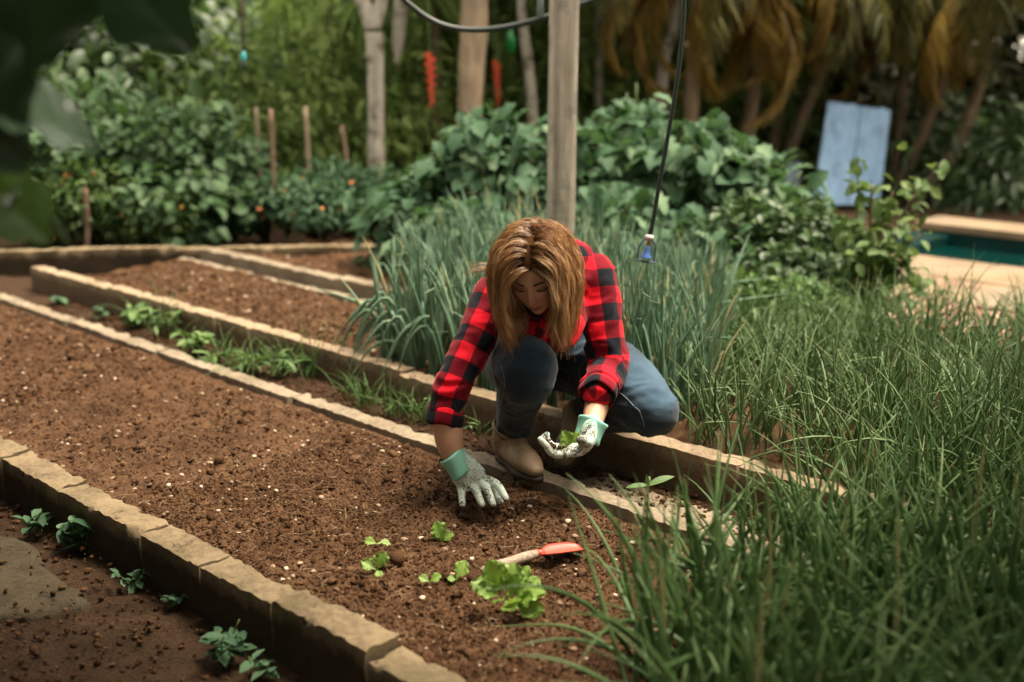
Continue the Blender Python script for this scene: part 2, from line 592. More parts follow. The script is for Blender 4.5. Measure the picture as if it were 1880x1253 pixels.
pc = np.vstack([rand_bed(4600, 0.5, 5.8, 1.48, 2.37, bed1_h, 1.25), rand_bed(1500, 2.0, 5.6, 2.78, 3.4, bed2_h), rand_bed(500, 3.6, 5.6, 3.6, 4.4, bed3_h)])
sz = 0.0013 + 0.0024 * RNG.uniform(0, 1, len(pc)) ** 2 + 0.0080 * RNG.uniform(0, 1, len(pc)) ** 6.5
sz[4600:] *= 1.35
pc[:, 2] += sz * 0.25
ok_ = (fbm(pc * 2.7 + 3, 3) + 0.5 * fbm(pc * 11, 2) > RNG.uniform(-.35, .3, len(pc))) | (sz > .0075)
pc, sz = pc[ok_], sz[ok_]
V, F, t = lumps(pc, sz, 0.55, 0.16)
tag(link('pebbles', make_mesh('pebbles', V, F, True, {'tint': t}), M_PEB), kind='stuff')

# straw bits and rootlets lying in the soil
sp_ = rand_bed(420, 0.8, 3.4, 1.5, 2.35, bed1_h, 1.2)
VV, FF, n = [], [], 0
for c in sp_:
    a_ = RNG.uniform(0, 6.28); L = RNG.uniform(.012, .045)
    d = np.array([math.cos(a_), math.sin(a_), RNG.normal(0, .15)])
    pts = [c + d * L * (t - .5) + np.array([0, 0, .004 + .004 * math.sin(t * 3)]) + RNG.normal(0, .0015, 3) for t in (0, .33, .66, 1)]
    v, f = tube(pts, .0007, 4, cap=False)
    VV.append(v); FF.append(np.array(f) + n); n += len(v)
tag(link('straw', make_mesh('straw', np.vstack(VV), np.vstack(FF)), Mat('straw').color((0.26, 0.18, 0.10)).set(Roughness=.8).m), kind='stuff')

# ------------------------------------------------------------------ kerbs and low walls (each block its own part)
def block_mesh(L, wid, h, seed, rough=0.006, res=0.02):
    """A worn block: x along, y across, top at z = 0."""
    nx, ny, nz = max(3, int(L / res)), max(3, int(wid / res)), max(3, int(h / (res * 1.6)))
    ws, FF, n = [], [], 0
    def sheet(o, a, b, na, nb):
        nonlocal n
        s, t = np.meshgrid(np.linspace(0, 1, na), np.linspace(0, 1, nb))
        V = np.array(o) + s.ravel()[:, None] * np.array(a) + t.ravel()[:, None] * np.array(b)
        i = np.arange((na - 1) * (nb - 1)); q = (i // (na - 1)) * na + i % (na - 1)
        FF.append(np.stack([q, q + 1, q + na + 1, q + na], 1) + n)
        ws.append(V); n += len(V)
    sheet((0, 0, 0), (L, 0, 0), (0, wid, 0), nx, ny)
    sheet((0, 0, -h), (L, 0, 0), (0, 0, h), nx, nz)
    sheet((L, wid, -h), (-L, 0, 0), (0, 0, h), nx, nz)
    sheet((0, wid, -h), (0, -wid, 0), (0, 0, h), ny, nz)
    sheet((L, 0, -h), (0, wid, 0), (0, 0, h), ny, nz)
    V = np.vstack(ws); F = np.vstack(FF)
    # weld by position
    key = np.round(V, 5)
    _, idx, inv = np.unique(key, axis=0, return_index=True, return_inverse=True)
    V = V[idx]; F = inv.ravel()[F]
    c = np.array([L / 2, wid / 2, -h / 2])
    ex = np.minimum(V[:, 1], wid - V[:, 1]) ; ez = -V[:, 2]; exx = np.minimum(V[:, 0], L - V[:, 0])
    chip = np.exp(-(ez / 0.013) ** 2) * np.exp(-(np.minimum(ex, exx) / 0.013) ** 2)
    q = V + seed * 3.7
    n1 = fbm(q * 22, 3); n2 = fbm(q * 60 + 40, 2); n3 = fbm(q * 7 + 80, 2)
    d = nrm_rows(V - c)
    V = V + np.stack([n1 * 0.4, n2 * 0 + n1, n2], 1) * rough
    V[:, 2] -= chip * (0.002 + 0.016 * np.clip(n1 - 0.02, 0, 1)) - n3 * rough * 0.5
    V[:, 1] += (n3 * rough * 0.9) + np.where(V[:, 1] > wid / 2, -1, 1) * chip * 0.015 * np.clip(n1 + 0.05, 0, 1)
    return V, F
def nrm_rows(a):
    return a / (np.linalg.norm(a, axis=1)[:, None] + 1e-9)
def kerb_run(name, label, u0, u1, v0, wid, top, h, lens, mat, cat='kerb', direction=None, origin=None, rough=0.006, res=0.02):
    o = origin if origin is not None else W(u0, v0, top)
    d = direction if direction is not None else math.atan2(UX[1], UX[0])
    root = empty(name, o, label, cat)
    root.rotation_euler = (0, 0, d)
    root['kind'] = 'thing'
    x, k = 0.0, 0
    total = u1 - u0
    while x < total - 0.02:
        L = lens[k % len(lens)]
        L = min(L, total - x)
        V, F = block_mesh(L - 0.010, wid, h, k + u0 * 5 + v0 * 3, rough, res)
        me = make_mesh('block', V, F)
        me.set_sharp_from_angle(angle=math.radians(42))
        b = link('block', me, mat, root)
        b.location = (x, 0, RNG.normal(0, 0.004))
        b.rotation_euler = (RNG.normal(0, 0.02), RNG.normal(0, 0.006), RNG.normal(0, 0.008))
        x += L; k += 1
    return root
# positive y of a block runs towards -v after the rotation, so v0 is the far edge
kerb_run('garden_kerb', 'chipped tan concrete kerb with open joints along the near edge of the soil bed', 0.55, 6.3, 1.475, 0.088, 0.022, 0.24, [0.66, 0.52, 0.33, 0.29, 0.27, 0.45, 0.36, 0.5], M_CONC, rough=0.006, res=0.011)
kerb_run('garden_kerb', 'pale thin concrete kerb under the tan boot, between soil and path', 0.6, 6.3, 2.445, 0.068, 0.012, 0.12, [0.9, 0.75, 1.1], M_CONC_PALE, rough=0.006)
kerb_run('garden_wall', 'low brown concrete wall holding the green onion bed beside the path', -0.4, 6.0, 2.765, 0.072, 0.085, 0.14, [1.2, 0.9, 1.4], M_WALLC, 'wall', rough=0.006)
kerb_run('garden_kerb', 'narrow kerb along the far edge of the second soil bed', 3.2, 5.75, 3.45, 0.05, 0.062, 0.12, [1.1, 0.8], M_CONC_PALE)
kerb_run('garden_wall', 'pale low wall in front of the farthest soil bed', 3.2, 5.68, 3.585, 0.075, 0.105, 0.16, [1.3, 1.2], M_CONC_PALE, 'wall')
e0 = G(-60, 464, 0.1); e1 = G(720, 452, 0.1)
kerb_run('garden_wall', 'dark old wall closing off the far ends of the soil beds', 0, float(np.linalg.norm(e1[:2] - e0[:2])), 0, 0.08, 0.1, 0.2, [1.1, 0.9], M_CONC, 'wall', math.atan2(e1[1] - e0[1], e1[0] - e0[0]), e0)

# concrete slabs lying on the path
def slab(name, corners, z, h, mat, label, cat, res=0.03, soft=0.012):
    """Broken slab with the given outline (quad), top at z."""
    c = np.array(corners, float)
    n = 26
    s, t = np.meshgrid(np.linspace(0, 1, n), np.linspace(0, 1, n))
    s = s.ravel()[:, None]; t = t.ravel()[:, None]
    V2 = (c[0] * (1 - s) + c[1] * s) * (1 - t) + (c[3] * (1 - s) + c[2] * s) * t
    edge = np.minimum(np.minimum(s, 1 - s), np.minimum(t, 1 - t)).ravel()
    p3 = np.column_stack([V2, np.zeros(len(V2))])
    j = np.stack([fbm(p3 * 7, 3), fbm(p3 * 7 + 30, 3)], 1)
    V2 = V2 + j * 0.03 * (edge < 0.02)[:, None]
    z_ = z + 0.012 * fbm(p3 * 9, 3) + 0.004 * fbm(p3 * 45, 2) - soft * np.exp(-(edge / 0.03) ** 2)
    top = np.column_stack([V2, z_])
    i = np.arange((n - 1) * (n - 1)); a = (i // (n - 1)) * n + i % (n - 1)
    F = [tuple(q) for q in np.stack([a, a + 1, a + n + 1, a + n], 1)]
    ring = list(range(n)) + [n * k + n - 1 for k in range(1, n)] + [n * (n - 1) + k for k in range(n - 2, -1, -1)] + [n * k for k in range(n - 2, 0, -1)]
    low = top[ring].copy(); low[:, 2] = z - h
    V = np.vstack([top, low]); b = n * n
    for k in range(len(ring)):
        k2 = (k + 1) % len(ring)
        F.append((ring[k], b + k, b + k2, ring[k2]))
    return tag(link(name, make_mesh(name, V, F), mat), label, cat)
slab('concrete_slab', [G(-300, 960, -.12)[:2], G(-290, 1190, -.12)[:2], G(165, 1118, -.12)[:2], G(40, 1000, -.12)[:2]], -0.096, 0.05, M_CONC_DARK, 'dark mossy concrete slab on the low path beside the chipped kerb', 'slab')
slab('concrete_slab', [W(2.18, 2.455)[:2], W(1.05, 2.452)[:2], W(1.05, 2.60)[:2], W(2.1, 2.60)[:2]], -0.014, 0.05, M_CONC_PALE, 'pale worn concrete slab on the path behind the boots', 'slab')

# ------------------------------------------------------------------ pool and its deck
m = Mat('tan deck stone')
p = m.pos()
br = m.add('ShaderNodeTexVoronoi', feature='F1'); br.inputs['Scale'].default_value = 2.6
m.wire(p, br.inputs['Vector'])
c = m.mix(0.12, m.ramp(m.noise(p, 5, 5, .6), [(0.3, (0.15, 0.098, 0.054)), (0.6, (0.235, 0.16, 0.095))]), br.outputs['Color'], 'SOFT_LIGHT')
m.color(c).set(Roughness=0.75)
m.bump(m.noise(p, 40, 4), 0.4, 0.01)
M_DECK = m.m
def prism(name, outline, z1, z0, mat, bev=0.012):
    o = np.array(outline, float); n = len(o)
    c = o.mean(0)
    ins = o + (c - o) / np.linalg.norm(c - o, axis=1)[:, None] * bev
    V = np.vstack([np.column_stack([o, np.full(n, z0)]), np.column_stack([o, np.full(n, z1 - bev)]), np.column_stack([ins, np.full(n, z1)])])
    F = [tuple(range(2 * n, 3 * n))]
    for r in (0, 1):
        for k in range(n):
            k2 = (k + 1) % n
            F.append((r * n + k, r * n + k2, (r + 1) * n + k2, (r + 1) * n + k))
    return make_mesh(name, V, F, False)
DZ = 0.012
root = empty('pool_deck', W(2.0, 6.0, 0), 'tan flagstone pool deck with a raised edge beside the pool', 'deck')
ua, ub = -4.0, 3.15
k = 0
for r, (va, vb) in enumerate(((5.47, 6.01), (6.02, 6.56))):
    x = ua - (0.3 if r else 0)
    while x < ub:
        L = 0.62
        q = [W(x, va)[:2], W(x + L - 0.008, va)[:2], W(x + L - 0.008, vb)[:2], W(x, vb)[:2]]
        me = prism('flagstone', [(a[0] - root.location.x, a[1] - root.location.y) for a in q], DZ + RNG.normal(0, 0.002), -0.03, M_DECK, 0.006)
        link('flagstone', me, M_DECK, root)
        x += L; k += 1
q = [W(ua, 5.51)[:2], W(ub + 0.2, 5.51)[:2], W(ub + 0.2, 6.55)[:2], W(ua, 6.55)[:2]]
link('deck_base', prism('deck_base', [(a[0] - root.location.x, a[1] - root.location.y) for a in q], -0.025, -0.2, M_CONC_DARK), M_CONC_DARK, root)
m = Mat('pool water')
m.set(Roughness=0.03, IOR=1.33, Specular_IOR_Level=0.5)
m.color((0.001, 0.018, 0.016))
m.bump(m.noise(m.pos(), 7, 3, .5, 0.6), 0.25, 0.02)
M_WATER = m.m
q = [W(ua, 6.565)[:2], W(ub, 6.565)[:2], W(ub, 7.36)[:2], W(ua, 7.36)[:2]]
V = [(a[0], a[1], -0.055) for a in q]
tag(link('pool_water', make_mesh('pool_water', V, [(0, 1, 2, 3)], False), M_WATER), kind='structure')
m = Mat('pool tiles')
m.color(m.ramp(m.noise(m.pos(), 6, 3), [(0.3, (0.003, 0.022, 0.021)), (0.7, (0.006, 0.040, 0.038))])).set(Roughness=0.25)
M_TILE = m.m
root = empty('pool_coping', W(2.0, 7.4, 0), 'tan stone coping along the far edge of the teal pool', 'coping')
def rel(q): return [(a[0] - root.location.x, a[1] - root.location.y) for a in q]
link('coping_stone', prism('coping_stone', rel([W(ua, 7.34)[:2], W(ub + .25, 7.34)[:2], W(ub + .25, 7.7)[:2], W(ua, 7.7)[:2]]), DZ + .06, 0.03, M_DECK), M_DECK, root)
link('tile_band', prism('tile_band', rel([W(ua, 7.355)[:2], W(ub + .2, 7.355)[:2], W(ub + .2, 7.69)[:2], W(ua, 7.69)[:2]]), 0.03, -0.3, M_TILE), M_TILE, root)
link('tile_band', prism('tile_band', rel([W(ub, 6.57)[:2], W(ub + .25, 6.57)[:2], W(ub + .25, 7.335)[:2], W(ub, 7.335)[:2]]), DZ, -0.3, M_TILE), M_TILE, root)

# red gravel border in front of the deck
n = 5200
u = RNG.uniform(-1.5, 3.0, n); v = RNG.uniform(4.95, 5.49, n)
x = u * UX[0] + v * VX[0]; y = u * UX[1] + v * VX[1]
V, F, t = lumps(np.stack([x, y, np.full(n, -0.03) + RNG.uniform(0, 0.03, n)], 1), RNG.uniform(0.012, 0.032, n), 0.7, 0.15)
m = Mat('reddish gravel')
m.color(m.ramp(m.attr('tint'), [(0, (0.20, 0.09, 0.055)), (0.5, (0.42, 0.25, 0.17)), (1, (0.55, 0.42, 0.32))])).set(Roughness=0.85)
tag(link('gravel', make_mesh('gravel', V, F, False, {'tint': t}), m.m), kind='stuff')

n = 5200
u = RNG.uniform(0.9, 5.6, n); v = RNG.uniform(2.45, 2.69, n)
x = u * UX[0] + v * VX[0]; y = u * UX[1] + v * VX[1]
pc = np.stack([x, y, np.where((u < 2.2) & (v < 2.6), -0.012, -0.033)], 1)
u = RNG.uniform(0.9, 3.6, 4200); v = 1.38 - 1.0 * RNG.uniform(0, 1, 4200)
pc = np.vstack([pc, np.stack([u * UX[0] + v * VX[0], u * UX[1] + v * VX[1], np.full(4200, -.113)], 1)])
V, F, t = lumps(pc, 0.002 + 0.008 * RNG.uniform(0, 1, len(pc)) ** 3, .7, .25)
pc = np.column_stack([RNG.uniform(-2.1, -.75, 900), RNG.uniform(2.0, 3.3, 900), np.full(900, -.09)])
V2, F2, t2 = lumps(pc, 0.002 + 0.009 * RNG.uniform(0, 1, 900) ** 3, .7, .25)
F = np.vstack([F, F2 + len(V)]); V = np.vstack([V, V2]); t = np.r_[t, t2]
tag(link('path_crumbs', make_mesh('path_crumbs', V, F, False, {'tint': t}), M_CRUMB), kind='stuff')
# ------------------------------------------------------------------ the crouching woman
A = np.array
# joints (world)
hipR, hipL = A([0.016, 3.50, 0.285]), A([0.185, 3.53, 0.285])
kneeR, kneeL = A([0.040, 3.095, 0.372]), A([0.395, 3.235, 0.215])
ankR, ankL = A([0.000, 3.345, 0.105]), A([0.200, 3.50, 0.095])
neckB = A([0.100, 3.265, 0.610])
shR, shL = A([-0.050, 3.255, 0.540]), A([0.232, 3.350, 0.575])
elR, elL = P(829, 716, 3.115), A([0.268, 3.265, 0.335])
wrR, wrL = P(836, 846, 3.065), P(1087, 779, 3.06)
headC = A([0.064, 3.080, 0.640])

# ---- head frame: f = face direction, h = towards the crown, s = her left (towards +x)
yaw, pitch, roll = math.radians(-13), math.radians(30), math.radians(4)
f = A([math.sin(yaw) * math.cos(pitch), -math.cos(yaw) * math.cos(pitch), -math.sin(pitch)])
s = nrm(np.cross(A([0, 0, 1.0]), f)); 
h = nrm(np.cross(f, s))
s, h = nrm(s * math.cos(roll) + h * math.sin(roll)), nrm(h * math.cos(roll) - s * math.sin(roll))
HEAD = np.stack([s, f, h])              # rows; local (x, y, z) @ HEAD = world
def hw(p):
    return np.asarray(p, float) @ HEAD + headC

# ---- head mesh with a face
def head_mesh():
    nu, nv = 128, 96
    V, F = ellipsoid((0, 0, 0), (1, 1, 1), None, nu, nv)
    d = V.copy()
    x, y, z = d.T
    p = d * A([0.070, 0.093, 0.112])
    front = sstep(-0.05, 0.35, y)
    # jaw: narrow towards the chin, back of the skull pulled in to the neck
    low = sstep(0.15, -0.95, z)
    p[:, 0] *= 1 - 0.36 * low
    p[:, 1] = np.where(y < 0, p[:, 1] * (1 - 0.55 * sstep(-0.25, -0.95, z)), p[:, 1] * (1 + 0.02 * low))
    p[:, 0] *= 1 + 0.05 * np.exp(-((z - 0.35) / 0.4) ** 2) * (y < 0.2)
    # flatter face plane
    p[:, 1] = np.where(y > 0.55, p[:, 1] - 0.35 * (p[:, 1] - 0.0515) * 0.55, p[:, 1])
    X, Z = p[:, 0].copy(), p[:, 2].copy()
    def gauss(cx, cz, sx, sz):
        return np.exp(-((X - cx) / sx) ** 2 - ((Z - cz) / sz) ** 2) * front
    dy = np.zeros(len(p))
    # nose
    t = np.clip((0.026 - Z) / 0.05, 0, 1)
    ridge = np.exp(-(X / (0.0075 + 0.005 * t)) ** 2) * sstep(0.034, 0.02, Z) * sstep(-0.036, -0.026, Z)
    dy += ridge * (0.004 + 0.0145 * t ** 1.2) * front
    dy += 0.006 * (gauss(0.0125, -0.0235, 0.006, 0.006) + gauss(-0.0125, -0.0235, 0.006, 0.006))
    # brow, sockets, lids, cheeks
    for sx in (-1, 1):
        dy += 0.0055 * gauss(sx * 0.027, 0.031, 0.020, 0.007)
        dy -= 0.0105 * gauss(sx * 0.029, 0.014, 0.015, 0.010)
        dy += 0.0068 * gauss(sx * 0.030, 0.0125, 0.011, 0.0070)
        dy += 0.0060 * gauss(sx * 0.041, -0.016, 0.016, 0.014)
        dy -= 0.0030 * gauss(sx * 0.021, -0.034, 0.005, 0.012)
    # mouth
    dy += 0.0050 * gauss(0, -0.050, 0.026, 0.017)
    dy += 0.0060 * gauss(0, -0.0465, 0.019, 0.0040) + 0.0070 * gauss(0, -0.0570, 0.016, 0.0045)
    dy -= 0.0040 * gauss(0, -0.0515, 0.020, 0.0018) + 0.0035 * gauss(0, -0.0690, 0.018, 0.0050)
    # chin, forehead
    dy += 0.0080 * gauss(0, -0.087, 0.018, 0.013)
    dy += 0.0030 * gauss(0, 0.060, 0.04, 0.022)
    p[:, 1] += dy
    lip = np.clip(np.exp(-(np.abs(X) / 0.0225) ** 4) * (np.exp(-((Z + 0.0465) / 0.0042) ** 2) + np.exp(-((Z + 0.0568) / 0.0050) ** 2)), 0, 1) * (y > 0.3)
    lid = np.clip(sum(np.exp(-((X - q * 0.030) / 0.0125) ** 2 - ((Z - 0.0145) / 0.0055) ** 2) for q in (-1, 1)), 0, 1) * (y > 0.3)
    seam = np.clip(sum(np.exp(-((X - q * 0.030) / 0.0125) ** 4 - ((Z - 0.0080 + 6 * (X - q * 0.03) ** 2 * -1) / 0.0016) ** 2) for q in (-1, 1)), 0, 1) * (y > 0.3)
    seam = np.maximum(seam, 0.75 * np.exp(-(np.abs(X) / 0.0195) ** 6 - ((Z + 0.0516) / 0.0015) ** 2) * (y > 0.3))
    seam = np.maximum(seam, 0.8 * sum(np.exp(-((X - q * 0.0075) / 0.0035) ** 2 - ((Z + 0.0315) / 0.0025) ** 2) for q in (-1, 1)) * (y > 0.3))  # recess shade painted at the nostrils and along the mouth line
    blush = np.clip(sum(gauss(q * 0.040, -0.014, 0.018, 0.018) for q in (-1, 1)) + gauss(0, -0.022, 0.012, 0.010), 0, 1)
    hz = np.where(p[:, 1] > 0.045, 0.074, np.where(p[:, 1] > -0.03, 0.052 - 0.9 * (0.045 - p[:, 1]), -0.05))
    scalp = sstep(-0.004, 0.006, p[:, 2] - hz)
    return p, F, lip, lid, seam, blush, scalp
hv, hf, lip, lid, seam, blush, scalp = head_mesh()

skin = Mat('skin')
c = skin.mix(skin.math('MULTIPLY', skin.noise(skin.coords('Object'), 45, 4), 0.5), (0.60, 0.345, 0.23), (0.53, 0.28, 0.175))
c = skin.mix(skin.math('MULTIPLY', skin.attr('blush'), 0.5), c, (0.50, 0.19, 0.13))
c = skin.mix(skin.math('MULTIPLY', skin.attr('lip'), 0.95), c, (0.33, 0.085, 0.075))
c = skin.mix(skin.math('MULTIPLY', skin.attr('lid'), 0.35), c, (0.20, 0.085, 0.055))
c = skin.mix(skin.math('MULTIPLY', skin.attr('seam'), 0.9), c, (0.012, 0.007, 0.005))
c = skin.mix(skin.attr('scalp'), c, (0.06, 0.027, 0.011))
skin.color(c).set(Roughness=0.48, Specular_IOR_Level=0.4, Subsurface_Weight=0.12, Subsurface_Scale=0.01)
skin.b.inputs['Subsurface Radius'].default_value = (1.0, 0.35, 0.2)
skin.bump(skin.noise(skin.coords('Object'), 400, 3), 0.15, 0.002)
M_SKIN = skin.m

# ---- body (skin): trunk, neck, arms, legs in one surface, then the head joins at the neck
spine = [A([0.112, 3.52, 0.30]), A([0.118, 3.52, 0.42]), A([0.108, 3.40, 0.54]), A([0.100, 3.30, 0.595])]
sideax = nrm(shL - shR)
body_parts = [
    limb(spine, [(0.105, 0.065), (0.105, 0.065), (0.12, 0.075), (0.095, 0.06)], 24, 22, sideax),
    limb([neckB + A([0, 0.03, -0.02]), neckB * 0.5 + hw((0, -0.035, -0.06)) * 0.5, hw((0, -0.022, -0.045))], [0.058, 0.047, 0.050]),
    limb([shR, elR, P(824, 800, 3.08), wrR], [0.050, 0.042, 0.041, 0.028], 26),
    limb([shL, elL, wrL * .45 + elL * .55, wrL], [0.050, 0.041, 0.040, 0.028], 26),
    limb([hipR, hipR * 0.5 + kneeR * 0.5 + A([0, 0, 0.01]), kneeR], [0.085, 0.075, 0.055]),
    limb([kneeR, kneeR * 0.55 + ankR * 0.45 + A([0, 0.03, 0]), ankR], [0.055, 0.048, 0.033]),
    limb([hipL, hipL * 0.5 + kneeL * 0.5 + A([0, 0, 0.01]), kneeL], [0.085, 0.075, 0.055]),
    limb([kneeL, kneeL * 0.5 + ankL * 0.5, ankL], [0.055, 0.044, 0.033]),
    
]
bv, bf = remesh(body_parts, 0.0065, 5)
nb = len(bv)
allV = np.vstack([bv, hw(hv)])
allF = [tuple(q) for q in bf] + [tuple(i + nb for i in q) for q in hf]
zb = np.zeros(nb)
me = make_mesh('person', allV, allF, True, {'lip': np.r_[zb, lip], 'lid': np.r_[zb, lid], 'seam': np.r_[zb, seam], 'blush': np.r_[zb, blush], 'scalp': np.r_[zb, scalp]})
person = link('person', me, M_SKIN)
tag(person, 'woman with golden brown hair in red checked shirt crouching over the soil bed', 'person')

# eyebrows and lashes follow the face surface
hfront = hv[hv[:, 1] > 0.03]
def on_face(x, z, lift=0.0008):
    d = (hfront[:, 0] - x) ** 2 + (hfront[:, 2] - z) ** 2
    i = np.argsort(d)[:4]
    return A([x, hfront[i, 1].mean() + lift, z])
M_BROW = Mat('brow hair').color((0.012, 0.007, 0.005)).set(Roughness=0.7).m
for q in (-1, 1):
    pts = [hw(on_face(q * xx, zz, 0.0012)) for xx, zz in ((0.012, 0.0290), (0.022, 0.0325), (0.034, 0.0330), (0.045, 0.0270))]
    link('eyebrow', make_mesh('eyebrow', *tube(catmull(pts, 14), [(0.0027 - 0.0018 * abs(i / 13 - 0.3), 0.0012) for i in range(14)], 8, up=h)), M_BROW, person)
    pts = [hw(on_face(q * xx, zz, 0.0012)) for xx, zz in ((0.017, 0.0075), (0.024, 0.0048), (0.032, 0.0040), (0.040, 0.0060), (0.045, 0.0085))]
    link('eyelash', make_mesh('eyelash', *tube(catmull(pts, 14), [(0.0012, 0.0020)] * 14, 6, up=f)), M_BROW, person)
# ears
for q in (-1, 1):
    V, F = limb([hw((q * 0.068, -0.005, 0.022)), hw((q * 0.074, -0.014, 0.004)), hw((q * 0.066, -0.004, -0.022))], [(0.014, 0.005), (0.015, 0.006), (0.007, 0.004)], 12, 12, f)
    link('ear', make_mesh('ear', V, F), M_SKIN, person)

# ---- cloth coordinates: distance along and round the nearest bone
def cloth_uv(V, F, bones):
    C = V[F].mean(1)
    best = np.full(len(C), 1e9)
    UVs = np.zeros((len(F), F.shape[1], 2))
    for a, b, ref, rad, off, infl in bones:
        ax = nrm(b - a); L = np.linalg.norm(b - a)
        e1 = nrm(ref - ax * np.dot(ref, ax)); e2 = np.cross(ax, e1)
        t = (C - a) @ ax
        tc = np.clip(t, 0, L)
        dist = np.linalg.norm(C - a - tc[:, None] * ax, axis=1) / infl
        sel = dist < best
        best = np.where(sel, dist, best)
        if not sel.any(): continue
        th = np.arctan2((C[sel] - a) @ e2, (C[sel] - a) @ e1)
        q = V[F[sel]] - a
        tq = np.arctan2(q @ e2, q @ e1)
        dq = (tq - th[:, None] + math.pi) % (2 * math.pi) - math.pi
        UVs[sel, :, 0] = (th[:, None] + dq) * rad
        UVs[sel, :, 1] = q @ ax + off
    return UVs.reshape(-1, 2)
def folds(V, F, seeds, base=0.0022):
    """Cloth creases: stretched ridged noise pushed along the normals, stronger near the given points."""
    N = vnormals(V, F)
    wgt = np.full(len(V), 0.28)
    for c, r, k in seeds:
        wgt += k * np.exp(-(np.linalg.norm(V - c, axis=1) / r) ** 2)
    q = V * A([16, 14, 30])
    q = q + 0.8 * np.stack([vnoise(V * 9), vnoise(V * 9 + 7), vnoise(V * 9 + 31)], 1)
    n = 1 - 2 * np.abs(vnoise(q)) + 0.5 * (1 - 2 * np.abs(vnoise(q * 1.9 + 11)))
    return V + N * ((n - 0.3) * base * wgt)[:, None]

# ---- jeans
m = Mat('blue denim')
p = m.coords('Object')
wear = m.attr('wear')
nz = m.noise(p, 28, 5, 0.65)
thr = m.noise(p, 900, 2, 0.6)
w = m.math('ADD', wear, m.math('MULTIPLY', m.math('SUBTRACT', nz, 0.5), 0.45), clamp=True)
c = m.ramp(w, [(0.0, (0.006, 0.013, 0.021)), (0.45, (0.017, 0.034, 0.052)), (1.0, (0.060, 0.120, 0.185))])
c = m.mix(m.math('MULTIPLY', thr, 0.12), c, (0.10, 0.15, 0.20))
m.color(c).set(Roughness=0.85, Specular_IOR_Level=0.2, Sheen_Weight=0.15)
m.bump(m.math('ADD', thr, m.math('MULTIPLY', nz, 0.6)), 0.3, 0.002)
M_DENIM = m.m
jp = [
    limb([A([0.112, 3.56, 0.29]), A([0.115, 3.555, 0.37]), A([0.115, 3.53, 0.44])], [(0.135, 0.12), (0.13, 0.105), (0.12, 0.09)], 14, 24, sideax),
    limb([hipR + A([0, 0.05, -0.01]), hipR * 0.5 + kneeR * 0.5 + A([0.0, 0, 0.012]), kneeR + A([0, 0.03, -0.006]), kneeR + A([0.0, 0.02, -0.03])], [0.108, 0.098, 0.085, 0.080], 24, 26),
    limb([kneeR + A([-0.004, 0.02, -0.02]), kneeR * 0.62 + ankR * 0.38 + A([0, 0.035, 0.0]), kneeR * 0.3 + ankR * 0.7 + A([0, 0.022, 0]), ankR + A([0.004, -0.004, 0.012])], [0.074, 0.068, 0.053, 0.047], 24, 24),
    limb([hipL + A([0, 0.05, -0.01]), hipL * 0.5 + kneeL * 0.5 + A([0.012, 0, 0.022]), kneeL * 0.9 + hipL * 0.1 + A([0.0, 0, 0.004]), kneeL + A([0.006, 0.004, -0.005])], [0.112, 0.103, 0.088, 0.076], 24, 26),
    limb([kneeL + A([0, 0.02, -0.01]), kneeL * 0.5 + ankL * 0.5 + A([0, 0.0, 0.01]), ankL + A([0, 0, 0.01])], [0.070, 0.062, 0.047], 20, 22),
]
jv, jf = remesh(jp, 0.0075, 7)
jv = folds(jv, jf, [(kneeR * .5 + ankR * .5 + A([0, .04, 0]), .08, 1.0), (ankR + A([0, 0, .03]), .06, 2.0), (hipL, .12, .5), (kneeL + A([-.05, -.02, -.03]), .09, 1.2), (kneeR + A([-.03, .06, -.04]), .07, 1.6), (hipL * .7 + kneeL * .3 + A([0, -.08, .02]), .1, 1.2), (hipL + A([.04, -.04, .08]), .09, 1.4)], 0.0062)
wear = np.zeros(len(jv)) + 0.12
Nn = vnormals(jv, jf)
for a_, b_, k in ((kneeR, kneeR + A([0, 0, .03]), .62), (hipL, kneeL, .78), (hipR, kneeR, .45), (kneeR, ankR, .15)):
    t = np.clip(((jv - a_) @ (b_ - a_)) / np.dot(b_ - a_, b_ - a_), 0, 1)
    c_ = a_ + t[:, None] * (b_ - a_)
    outn = nrm_rows(jv - c_) @ nrm(A([0.25, -0.35, 0.9]))
    dd = np.linalg.norm(jv - c_, axis=1)
    wear = np.maximum(wear, k * sstep(0.05, 0.9, outn) * sstep(0.16, 0.10, dd))
me = make_mesh('jeans', jv, jf, True, {'wear': wear})
jeans = link('jeans', me, M_DENIM, person)
M_SEAM = Mat('denim stitching').color((0.17, 0.22, 0.27)).set(Roughness=0.9).m
def surf(V, c, d):
    """Point of V furthest along d near the line from c in direction d."""
    d = nrm(d); q = V - c; t = q @ d
    r = np.linalg.norm(q - t[:, None] * d, axis=1)
    i = np.where((r < 0.02) & (t > 0))[0]
    if len(i) == 0: i = np.argsort(r)[:3]
    return V[i[np.argmax(t[i])]]
def seam_on(name, V, pts, d, r, mat, parent, steps=22):
    pp = catmull(pts, steps)
    q = A([surf(V, c, d) for c in pp])
    for _ in range(4):
        q[1:-1] = (q[:-2] + q[1:-1] * 2 + q[2:]) / 4
    return link(name, make_mesh(name, *tube(q + nrm(d) * 0.0005, r, 6)), mat, parent)
seam_on('seam', jv, [hipL + A([.0, -.02, -.03]), hipL * .5 + kneeL * .5 + A([0, -.01, -.012]), kneeL + A([-.05, 0, -.045])], A([0.15, -1, 0.12]), 0.0013, M_SEAM, jeans)
seam_on('seam', jv, [kneeR + A([-.052, .05, .02]), kneeR + A([-.052, .02, -.06]), ankR + A([-.028, -.01, .06])], A([-0.5, -1, 0.1]), 0.0010, M_SEAM, jeans)

